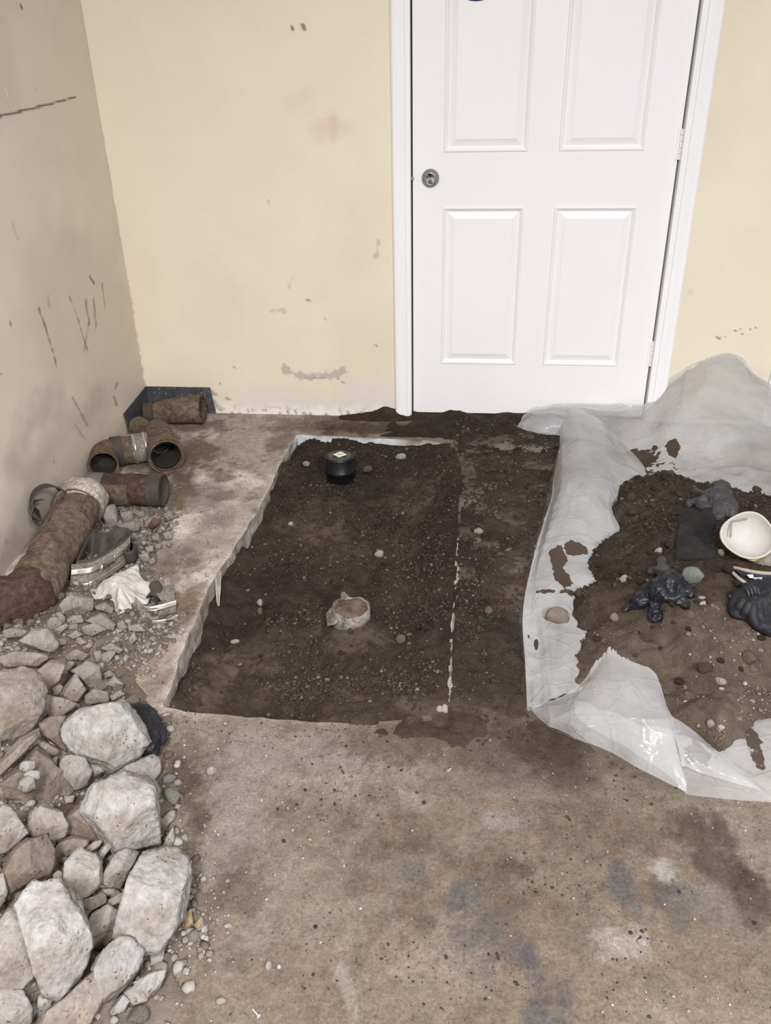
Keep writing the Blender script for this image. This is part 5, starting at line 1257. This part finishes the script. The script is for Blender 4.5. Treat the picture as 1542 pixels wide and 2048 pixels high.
BIG = [
 (c2p([(440, 850), (540, 740), (820, 690), (880, 760), (1025, 1000), (960, 1090), (790, 1170), (620, 1080), (490, 1000), (430, 900)]), 'white', .055, 'biggest pale block of broken concrete, lying on the black pinned glove'),
 (c2p([(570, 1410), (620, 1250), (830, 1195), (1040, 1290), (1080, 1430), (1110, 1690), (820, 1705), (740, 1600), (640, 1480)]), 'white', .045, 'large pale pitted block right below the biggest pale block'),
 (c2p([(760, 1170), (900, 1110), (1030, 1075), (1135, 1140), (1060, 1240), (1010, 1280), (870, 1230)]), 'pale', .01, 'wedge shaped pale stone squeezed between the two largest pale blocks'),
 (c2p([(390, 1090), (470, 1055), (560, 1080), (625, 1180), (600, 1270), (530, 1300), (430, 1190)]), 'pale', .02, 'smooth pale oval stone left of the two largest pale blocks'),
 (c2p([(-60, 560), (0, 490), (150, 455), (250, 510), (300, 640), (290, 780), (230, 900), (120, 960), (-60, 960)]), 'tan', .03, 'big rough block with crumbling pebbly face at the left picture edge under the pipe bend'),
 (c2p([(245, 490), (330, 425), (440, 440), (400, 570), (310, 635), (270, 560)]), 'tan', .03, 'smooth tan stone right of the crumbling block'),
 (c2p([(430, 640), (510, 500), (590, 620), (540, 690), (480, 700)]), 'tan', .025, 'pointed tan stone with a pale tip above the biggest pale block'),
 (c2p([(490, 480), (590, 415), (680, 460), (695, 600), (620, 605), (540, 510)]), 'grey', .02, 'ribbed grey stone leaning behind the pointed tan stone'),
 (c2p([(585, 650), (640, 605), (740, 640), (745, 705), (590, 712)]), 'tan', .015, 'flat tan stone touching the top edge of the biggest pale block'),
 (c2p([(410, 40), (480, -50), (640, 0), (645, 70), (560, 105), (480, 110), (430, 85)]), 'grey', .01, 'layered grey stone directly below the crushed coupling'),
 (c2p([(140, 275), (230, 200), (320, 195), (400, 310), (375, 370), (270, 345), (190, 305)]), 'pale', .03, 'pale stone with a hollow just below the red pipe bend'),
 (c2p([(-30, 390), (100, 350), (250, 365), (350, 400), (250, 470), (60, 455)]), 'tan', .012, 'long flat grey tan slab below the metal strip'),
 (c2p([(20, 200), (100, 190), (190, 215), (150, 260), (40, 255)]), 'grey', .03, 'small flat grey stone tucked under the pipe bend at the edge'),
 (c2p([(300, 640), (420, 670), (530, 720), (440, 795), (340, 795), (298, 700)]), 'tan', .01, 'tan stone half hidden behind the left end of the biggest pale block'),
 (c2p([(262, 840), (340, 795), (440, 800), (455, 900), (465, 1045), (400, 1000), (300, 930)]), 'dirty', .01, 'dirty brown stone left of the biggest pale block'),
 (c2p([(240, 940), (330, 985), (405, 1040), (400, 1072), (290, 1045), (235, 1000)]), 'tan', .02, 'narrow tan sliver below the dirty brown stone'),
 (c2p([(-30, 1190), (20, 1090), (120, 985), (222, 922), (235, 965), (130, 1095), (30, 1190)]), 'tan', .03, 'long diagonal tan slab at the left picture edge'),
 (c3p([(200, 200), (205, 70), (255, 28), (390, 90), (440, 170), (420, 240), (330, 255)]), 'grey', .03, 'rounded grey stone with one dark pinhole left of the pale pitted block'),
 (c3p([(-60, 140), (0, 30), (60, 60), (100, 120), (178, 225), (110, 300), (0, 345), (-60, 320)]), 'pale', .04, 'grey block with a sharp peak cut by the left picture edge'),
 (c2p([(40, 1200), (150, 1100), (230, 1030), (330, 1100), (495, 1300), (400, 1430), (260, 1390), (60, 1330)]), 'dirty', -.015, 'broad dust covered block carrying three small pale stones'),
 (c2p([(138, 1112), (175, 1098), (240, 1112), (247, 1160), (190, 1180), (140, 1165)]), 'white', .075, 'upper of three small pale stones on the dust covered block'),
 (c2p([(160, 1190), (200, 1165), (270, 1178), (272, 1238), (225, 1235), (180, 1215)]), 'white', .075, 'middle of three small pale stones on the dust covered block'),
 (c2p([(128, 1285), (140, 1222), (180, 1205), (225, 1225), (247, 1290), (180, 1322)]), 'pale', .07, 'lowest of three small pale stones on the dust covered block'),
 (c2p([(440, 1480), (560, 1385), (640, 1450), (765, 1625), (690, 1665), (560, 1645), (470, 1590)]), 'dirty', .0, 'crumbling speckled chunk wedged under the pale pitted block'),
 (c2p([(1095, 1500), (1150, 1460), (1192, 1445), (1197, 1500), (1140, 1567), (1105, 1545)]), 'tan', .0, 'heart shaped brown stone right of the pale pitted block'),
 (c2p([(1118, 1660), (1180, 1550), (1198, 1640), (1175, 1715), (1115, 1715)]), 'pale', .005, 'upright pale flake right of the pale pitted block'),
 (c3p([(75, 655), (110, 590), (170, 530), (330, 540), (400, 650), (530, 800), (595, 950), (570, 1100), (500, 1165), (470, 1220), (400, 1245), (330, 1220), (290, 1000), (190, 890)]), 'white', .065, 'tall white block with a flat bright face standing in the lower left'),
 (c3p([(765, 830), (790, 620), (820, 480), (870, 360), (960, 335), (1080, 330), (1150, 400), (1198, 510), (1180, 780), (1100, 900), (1050, 955), (900, 942)]), 'white', .045, 'big angular block with white left face, lowest of the three at the rubble edge'),
 (c3p([(600, 1050), (650, 960), (740, 890), (840, 920), (925, 1000), (890, 1110), (800, 1200), (700, 1250), (650, 1205)]), 'white', .03, 'white speckled stone below the big angular block'),
 (c3p([(410, 390), (490, 310), (580, 350), (640, 420), (655, 540), (590, 610), (510, 618), (420, 560)]), 'pale', .03, 'round pale stone between the tall white and the angular blocks'),
 (c3p([(648, 500), (720, 360), (800, 320), (880, 345), (860, 420), (810, 505), (780, 562), (690, 540)]), 'pale', .025, 'pale stone with a brown top wedged left of the angular block'),
 (c3p([(18, 500), (80, 320), (150, 260), (330, 240), (352, 300), (330, 500), (170, 545), (60, 585)]), 'dirty', .03, 'large dirty brown block behind the tall white block'),
 (c3p([(-60, 850), (0, 720), (90, 680), (190, 880), (285, 1000), (290, 1080), (190, 1195), (30, 1215), (-60, 1130)]), 'pale', .03, 'smooth grey block left of the tall white block'),
 (c3p([(-70, 1350), (-20, 1225), (120, 1255), (200, 1370), (205, 1450), (0, 1520), (-70, 1480)]), 'pale', .035, 'rough pale block in the bottom left picture corner'),
 (c3p([(270, 1445), (300, 1330), (430, 1240), (590, 1128), (652, 1250), (640, 1350), (590, 1450), (400, 1500)]), 'tan', .02, 'big tan block below the tall white block at the bottom edge'),
 (c3p([(858, 1160), (950, 1120), (1062, 1108), (1030, 1200), (965, 1262), (870, 1195)]), 'white', .01, 'white three cornered stone right of the white speckled stone'),
 (c3p([(780, 1245), (850, 1200), (950, 1230), (945, 1300), (860, 1315)]), 'pale', .01, 'flat grey stone under the white three cornered stone'),
 (c3p([(712, 1345), (780, 1258), (832, 1300), (800, 1362), (730, 1368)]), 'white', .01, 'small white stone below the white speckled stone'),
 (c3p([(575, 780), (590, 730), (680, 680), (770, 740), (772, 830), (590, 872)]), 'grey', .01, 'angular grey stone between the tall white and the angular blocks, the brighter of two'),
 (c3p([(528, 632), (690, 598), (695, 665), (570, 715)]), 'dirty', .01, 'flat dusty stone just above the angular grey stone'),
 (c3p([(588, 875), (710, 838), (732, 890), (640, 985), (600, 980)]), 'dirty', -.005, 'shadowed tan stone below the angular grey stone'),
 (c3p([(952, 960), (1000, 945), (1052, 962), (1040, 1060), (980, 1078)]), 'pale', .0, 'small squarish pale stone under the foot of the angular block'),
 (c3p([(1155, 775), (1220, 698), (1245, 800), (1205, 838), (1160, 838)]), 'yellow', .0, 'larger of the two yellow stones at the rubble edge'),
 (c3p([(1242, 800), (1290, 748), (1312, 790), (1275, 835)]), 'yellow', .0, 'smaller of the two yellow stones at the rubble edge'),
 (c3p([(1288, 815), (1320, 808), (1338, 840), (1325, 860), (1295, 850)]), 'white', .0, 'white pebble touching the smaller yellow stone'),
 (c3p([(690, 640), (770, 600), (795, 622), (780, 660), (720, 680)]), 'pale', .01, 'little pale stone in the gap left of the angular block'),
 (c3p([(-30, 500), (0, 470), (50, 595), (40, 650), (0, 705), (-30, 690)]), 'pale', .04, 'pale stone at the left picture edge beside the dirty brown block'),
 (c3p([(628, 360), (660, 300), (722, 248), (722, 300), (655, 385)]), 'white', .02, 'thin white flake pointing up beside the pale pitted block'),
 (c3p([(550, 310), (600, 268), (660, 262), (640, 300), (580, 340)]), 'grey', .015, 'thin grey flake left of the thin white flake'),
 (c3p([(335, 480), (365, 450), (405, 478), (395, 520), (370, 535)]), 'grey', .03, 'small pointed grey stone left of the round pale stone'),
 (c3p([(330, 345), (380, 260), (470, 240), (560, 270), (560, 315), (430, 365)]), 'dirty', .0, 'dusty brown lump above the round pale stone'),
 (c3p([(240, 1255), (330, 1195), (345, 1280), (320, 1392), (245, 1395)]), 'white', .0, 'white flake hanging below the tall white block'),
 (c3p([(20, 1190), (130, 1130), (240, 1118), (260, 1260), (60, 1235)]), 'tan', .0, 'tan slab under the smooth grey block'),
 (c3p([(350, 560), (430, 560), (530, 640), (550, 760), (500, 700), (420, 600)]), 'tan', .0, 'tan slab edge showing behind the right side of the tall white block'),
 (c3p([(750, 860), (800, 850), (900, 935), (830, 945)]), 'grey', -.01, 'shadowed grey splinter under the angular block'),
]
for i, (poly, col, lift, lab) in enumerate(BIG):
    e_ = np.ptp(np.array(poly), axis=0).sum()
    block(poly, col, lab, lift=lift, level=6 if e_ > 230 else 5 if e_ > 110 else 4 if e_ > 70 else 3, seed=100 + i, thick=.75)
# middling stones between pipe, rag and blocks (traced)
MID = [c2p(l) for l in [
 [(325, 150), (345, 118), (385, 115), (430, 160), (390, 212), (330, 200)], [(380, 90), (410, 78), (445, 120), (445, 165), (420, 170)], [(458, 135), (500, 108), (572, 108), (565, 160), (480, 165)], [(565, 175), (690, 150), (745, 200), (640, 252), (570, 222)],
 [(590, 140), (690, 90), (790, 170), (770, 222), (700, 162)], [(800, 150), (840, 140), (875, 190), (840, 217), (805, 195)], [(875, 175), (960, 165), (1002, 220), (880, 212)], [(868, 285), (915, 215), (942, 270), (890, 322)], [(693, 322), (760, 290), (852, 345), (820, 372), (700, 340)],
 [(435, 385), (520, 335), (608, 380), (560, 417), (450, 410)], [(510, 290), (550, 255), (602, 290), (560, 312)], [(462, 245), (520, 208), (572, 240), (500, 272)], [(690, 370), (740, 350), (792, 360), (745, 442), (700, 420)], [(700, 505), (750, 480), (792, 520), (722, 537)],
 [(720, 575), (780, 520), (852, 580), (790, 607)], [(748, 655), (820, 620), (852, 650), (770, 692)], [(460, 170), (530, 160), (535, 200), (470, 205)], [(355, 590), (400, 570), (432, 600), (420, 660), (370, 650)], [(415, 470), (470, 420), (510, 430), (470, 500), (430, 530)], [(640, 350), (690, 350), (700, 410), (660, 430)],
 [(645, 40), (720, 20), (790, 70), (770, 100), (660, 65)], [(350, 1085), (385, 1075), (395, 1130), (365, 1150)], [(330, 965), (360, 960), (380, 1000), (350, 1010)], [(370, 200), (450, 160), (470, 180), (400, 250)], [(370, 260), (450, 270), (460, 310), (390, 310)], [(275, 890), (310, 880), (330, 930), (300, 960)], [(585, 1090), (650, 1080), (750, 1170), (620, 1230)], [(440, 1340), (510, 1345), (500, 1390), (450, 1390)], [(880, 880), (910, 870), (930, 900), (900, 920)]]]
MIDL = ['upright grey concrete piece just left below the layered grey stone', 'slim tan concrete piece leaning under the pipe bend tip', 'pale squarish piece just below the layered grey stone', 'broad grey piece with a knobbly face two stones below the rag', 'grey piece tucked behind the broad knobbly one under the rag', 'rounded tan piece directly below the hanging tip of the rag', 'pale crumbly piece under the flattened coupling', 'slim upright grey piece right of the knobbly piece', 'long smooth grey piece right of the middle of the bed', "flat tan piece below the hollowed pale stone's right side", "small pale piece above the long smooth grey piece's left end", 'small grey piece right of the hollowed pale stone', "brown tinged piece right of the ribbed grey stone's top", 'little pale pointed piece right of the ribbed grey stone', "grey faceted piece right of the ribbed grey stone's foot", 'tan piece right of the flat tan stone above the biggest block', 'tiny pale cube shaped piece left of the knobbly piece', 'tan wedge filling the gap left of the pointed tan stone', 'grey slab end behind the pointed tan stone', 'narrow grey upright between the flat tan piece and the long grey one', "grey flat piece half covered by the rag's lower edge", 'tiny grey splinter left of the smooth pale oval stone', 'tiny tan chip between the tan sliver and the oval stone', 'brownish long piece under the slim tan concrete piece', "small tan piece right of the hollowed pale stone's base", "little rounded pebbly piece on the dirty brown stone's left edge", 'dusty triangle between the oval stone and the biggest pale block', 'small grey chip under the smooth pale oval stone', "thin tan edge behind the biggest pale block's upper right corner"]
for i, poly in enumerate(MID):
    block(poly, ('grey', 'tan', 'pale', 'grey')[i % 4], MIDL[i], 'rubble stone', 'rubble_piece', .008, 4, .8, 'grey concrete pieces between the pipe bend and the biggest block', 300 + i)
MID2 = [[(205, 1030), (215, 1012), (228, 1010), (236, 1040), (234, 1060), (215, 1052)], [(236, 1050), (262, 1042), (282, 1048), (278, 1062), (250, 1068)], [(284, 1055), (292, 1040), (312, 1030), (322, 1044), (305, 1058)], [(324, 1030), (340, 1022), (350, 1036), (335, 1044)],
        [(255, 1072), (268, 1064), (281, 1078), (272, 1084)], [(302, 1072), (318, 1068), (320, 1082), (304, 1082)], [(325, 1066), (342, 1062), (345, 1078), (330, 1082)], [(270, 1026), (288, 1022), (290, 1034), (274, 1036)], [(240, 1025), (262, 1020), (268, 1040), (248, 1046)],
        [(308, 1090), (324, 1086), (322, 1100), (310, 1098)], [(290, 1095), (306, 1090), (308, 1104), (292, 1106)], [(330, 1088), (344, 1084), (340, 1096)], [(276, 1110), (296, 1104), (298, 1118), (280, 1122)], [(296, 1122), (308, 1112), (312, 1124), (302, 1132)], [(228, 1070), (240, 1064), (256, 1078), (246, 1088), (232, 1086)]]
MID2L = ["upright pale piece against the long pipe's collar end", 'grey boulder like piece beside the red brick chip', 'pale split piece right of the brick chip', 'tan piece at the outer right corner of the small pile', 'pale small piece below the grey boulder like piece', 'grey rounded piece in the middle right of the small pile', 'pale angular piece at the right rim of the small pile', "tan piece touching the red brown pipe's underside", 'pale piece between pipe collar and red brown pipe', 'grey round piece at the lower right of the small pile', 'pale whitish cube in the centre of the small pile', 'tan pebble alone at the right of the small pile', 'pale flat piece above the dark rubber ring', 'grey oval piece right of the dark rubber ring', 'pale bone shaped piece above the crushed coupling']
for i, poly in enumerate(MID2):
    block(poly, ('pale', 'grey', 'pale', 'tan')[i % 4], MID2L[i], 'rubble stone', 'rubble_piece', .004, 3, .9, 'concrete pieces in front of the red brown pipe', 400 + i)
BRK = block([(297, 1052), (308, 1034), (322, 1040), (312, 1054), (300, 1060)], 'brown', 'reddish brick chip among the pale pieces by the pipe length', 'brick chip', 'brick_chip', .016, 3)
BRK.color = (*lin(112, 86, 74), 1)

# loose copies of a few base stones: the smaller countable pieces
BASES = []
for k in range(9):
    V_, F_ = random_rock(1.0, 2, 900 + k, .8, .07)
    me = bpy.data.meshes.new('stone'); me.from_pydata([tuple(v) for v in V_], [], [tuple(int(i) for i in f) for f in F_]); me.materials.append(M['pebble']); me.update(); BASES.append(me)
proto = {}
def drop(name, label, cat, group, p, r, col, k, jit=.1):
    key = (name, k)
    if key not in proto:
        o = bpy.data.objects.new(name, BASES[k]); proto[key] = o
    else: o = proto[key].copy()
    COL.objects.link(o); o.location = (p[0], p[1], p[2] + r * .45); o.scale = (r, r, r)
    o.rotation_euler = (RNG.uniform(-.4, .4), RNG.uniform(-.4, .4), RNG.uniform(0, 6.28))
    c = np.array(lin(*COLS[col])) * RNG.uniform(1 - jit, 1 + jit); o.color = (*c, 1)
    return tag(o, label, cat, group)
taken = []
def fill(n, box, hf, ok, r0, r1, name, label, cat, group, cols):
    k = 0
    for _ in range(n * 40):
        if k >= n: break
        x, y = RNG.uniform(box[0], box[1]), RNG.uniform(box[2], box[3]); r = r0 + (r1 - r0) * RNG.random() ** 2
        if not ok(x, y) or any((x - a) ** 2 + (y - b) ** 2 < (r + c_) ** 2 * .8 for a, b, c_ in taken): continue
        taken.append((x, y, r)); z = float(hf(np.array(x), np.array(y)))
        drop(name, label, cat, group, (x, y, z), r, cols[k % len(cols)], k % 9); k += 1
inp = lambda x, y, poly, m: float(sdist(np.array(x), np.array(y), poly)) > m
fill(95, (-.95, -.30, .62, 1.45), rub_h, lambda x, y: inp(x, y, RUB, -.02), .008, .022, 'rubble_chip', 'small chip of broken concrete among the large blocks', 'rubble stone', 'chips among the large concrete blocks', ['pale', 'grey', 'tan', 'white', 'grey'])
fill(140, (-1.25, -.72, 1.45, 2.35), rub_h, lambda x, y: inp(x, y, RUB, -.01), .007, .017, 'rubble_chip', 'small chip of broken concrete in the gravel beside the long pipe', 'rubble stone', 'chips in the gravel beside the long pipe', ['pale', 'grey', 'tan', 'grey'])
fill(60, (-.68, -.05, 1.42, 2.88), soil_h, lambda x, y: inp(x, y, TR, .03), .006, .014, 'soil_clod', 'brown clod of soil lying on the trench floor', 'soil clod', 'clods on the trench floor', ['soil', 'soil', 'brown'])
fill(40, (-.02, .40, 1.40, 2.95), lambda x, y: np.maximum(soil_h(x, y), 0), lambda x, y: not inp(x, y, TR, -.02) and not inp(x, y, SHEET, -.02), .005, .012, 'soil_clod', 'brown clod of soil between the trench and the plastic sheet', 'soil clod', 'clods between trench and sheet', ['soil', 'brown'])
fill(150, (.30, 1.25, 1.40, 2.45), pile_h, lambda x, y: inp(x, y, PILE, .012), .006, .022, 'soil_clod', 'brown clod of soil lying on the heap', 'soil clod', 'clods on the soil heap', ['soil', 'soil', 'brown'])
fill(26, (-.62, .9, .80, 1.36), lambda x, y: 0 * x, lambda x, y: not inp(x, y, RUB, -.02), .0025, .006, 'floor_pebble', 'tiny pale pebble on the dusty front floor', 'pebble', 'pebbles on the front floor', ['pale', 'grey', 'white', 'brown'])
# stones one can point at
for (px, py, w_, h_, col, nm_, lab, cat) in [
    (803, 913, 26, 13, 'white', 'pale_stone', 'white ragged stone right of the black pipe cap', 'stone'), (759, 1108, 20, 16, 'pale', 'pale_stone', 'pale stone in the middle of the trench floor', 'stone'),
    (582, 1048, 11, 10, 'white', 'pale_stone', 'small white stone in the trench near the left cut edge', 'stone'), (613, 928, 15, 12, 'tan', 'pale_stone', 'tan stone left of the black pipe cap', 'stone'), (735, 938, 22, 14, 'brown', 'flat_stone', 'brown stone right beside the black pipe cap', 'stone'),
    (956, 1063, 20, 16, 'tan', 'pale_stone', 'tan stone on the soil halfway between trench and sheet', 'stone'), (1116, 1236, 50, 46, 'dirty', 'soil_lump', 'fist sized brown lump resting on the left strip of plastic sheet', 'soil lump'),
    (1383, 1150, 46, 40, 'green', 'round_stone', 'round grey green stone right of the crumpled black rubber glove', 'stone'), (1442, 1106, 13, 20, 'grey', 'flat_stone', 'small grey stone left of the dust mask', 'stone'),
    (1407, 1207, 16, 12, 'white', 'pale_stone', 'white crumbly stone below the round grey green stone', 'stone'), (1403, 1196, 18, 9, 'pale', 'pale_stone', 'flat pale sliver just above the white crumbly stone', 'stone'), (1511, 1270, 18, 16, 'white', 'pale_stone', 'white stone below the curled glove', 'stone'),
    (1466, 1196, 16, 13, 'tan', 'pale_stone', 'tan stone touching the left of the curled glove', 'stone'), (1249, 1158, 20, 18, 'tan', 'pale_stone', 'tan stone left of the crumpled black rubber glove', 'stone'), (1287, 1223, 18, 12, 'pale', 'pale_stone', 'pinkish pale stone under the fingers of the crumpled black rubber glove', 'stone'),
    (1318, 1102, 16, 14, 'pale', 'pale_stone', 'pale stone above the crumpled black rubber glove', 'stone'), (1229, 1235, 20, 18, 'dirty', 'flat_stone', 'speckled stone left below the crumpled black rubber glove', 'stone'), (1378, 1232, 26, 26, 'brown', 'soil_lump', 'square brown lump right below the crumpled black rubber glove', 'soil lump'),
    (1285, 1886, 21, 18, 'pale', 'pale_stone', 'lone pale stone on the dusty floor near the bottom right', 'stone'), (456, 1852, 20, 10, 'white', 'pale_stone', 'white stone on the floor right of the yellow stones', 'stone'), (537, 1932, 14, 18, 'pale', 'pale_stone', 'upright pale stone on the floor near the bottom', 'stone'),
    (442, 2002, 24, 14, 'tan', 'pale_stone', 'tan stone on the floor left of the zinc screw', 'stone'), (880, 1418, 18, 14, 'pale', 'pale_stone', 'pale stone at the near end of the white saw cut line', 'stone'), (835, 1380, 10, 9, 'yellow', 'pale_stone', 'yellowish pebble near the front right of the trench', 'stone'),
    (1443, 1456, 16, 14, 'white', 'pale_stone', 'white stone at the foot of the heap near the torn plastic flap', 'stone'), (1421, 1447, 16, 16, 'tan', 'pale_stone', 'tan stone left of the white stone by the torn plastic flap', 'stone'), (1441, 1363, 24, 18, 'grey', 'soil_lump', 'grey lump on the right part of the heap foot', 'soil lump'),
    (1497, 1316, 30, 26, 'brown', 'soil_lump', 'dark round lump near the right edge of the heap foot', 'soil lump'), (1503, 1340, 26, 20, 'brown', 'soil_lump', 'dark lump just below the dark round lump at the heap foot', 'soil lump'), (890, 1418, 14, 20, 'white', 'pale_stone', 'white chip leaning on the saw cut line by the trench', 'stone'),
    (470, 1283, 22, 10, 'tan', 'pale_stone', 'tan flat stone in the left front of the trench', 'stone'), (520, 1205, 11, 16, 'tan', 'pale_stone', 'upper of two tan stones left of the broken pipe stub', 'stone'), (520, 1222, 11, 15, 'brown', 'pale_stone', 'lower of two tan stones left of the broken pipe stub', 'stone'), (802, 1279, 22, 20, 'brown', 'soil_lump', 'brown lump in the hollow right of the broken pipe stub', 'soil lump'),
    (978, 1222, 18, 16, 'brown', 'soil_lump', 'brown lump beside the saw cut line right of the pipe stub', 'soil lump'), (422, 1542, 22, 18, 'pale', 'pale_stone', 'flat pale stone on the floor right of the pinned glove', 'stone'), (336, 1510, 22, 16, 'brown', 'soil_lump', 'brown lump below the pinned black glove', 'soil lump')]:
    a_ = [(px + w_ * .5 * math.cos(t) * (1 + .15 * math.sin(3 * t + px)), py + h_ * .5 * math.sin(t) * (1 + .15 * math.cos(2 * t + py))) for t in np.linspace(0, 6.28, 9)[:-1]]
    block(a_, col, lab, cat, nm_, .0, 3, .75, mat='pebble', rough=.07, seed=int(px * 7 + py))
block([(1476, 1122), (1485, 1110), (1506, 1119), (1540, 1103), (1562, 1112), (1560, 1135), (1516, 1136), (1506, 1140), (1483, 1132)], 'grey', 'flat grey stone under the dust mask', 'stone', 'flat_stone', -.012, 4, .4)
b = blob('plastic_scrap', [([P(24, 1150, .02), P(36, 1142, .02), P(44, 1130, .02)], [.014, .016, .01], .6)], M['cloth'], None, .0025, 2, .004, 50, 3, .003); tag(b, 'white plastic scrap behind the long pipe at the wall', 'plastic scrap')
# zinc screw on the front floor
p0, p1 = P(505, 2018, .004), P(519, 2034, .004)
e = empty('screw', tuple(P(512, 2026, 0)), 'zinc screw lying on the dusty floor at the bottom edge', 'screw')
part('head', lathe([(.0001, 0), (.0042, .0004), (.0042, .0012), (.002, .004)], p1, 16, p0 - p1), M['screw'], e)
part('shank', tube(np.linspace(p1, p0, 40), np.where(np.arange(40) % 2, .0016, .0022) * np.linspace(1, .75, 40), 0, 10), M['screw'], e)
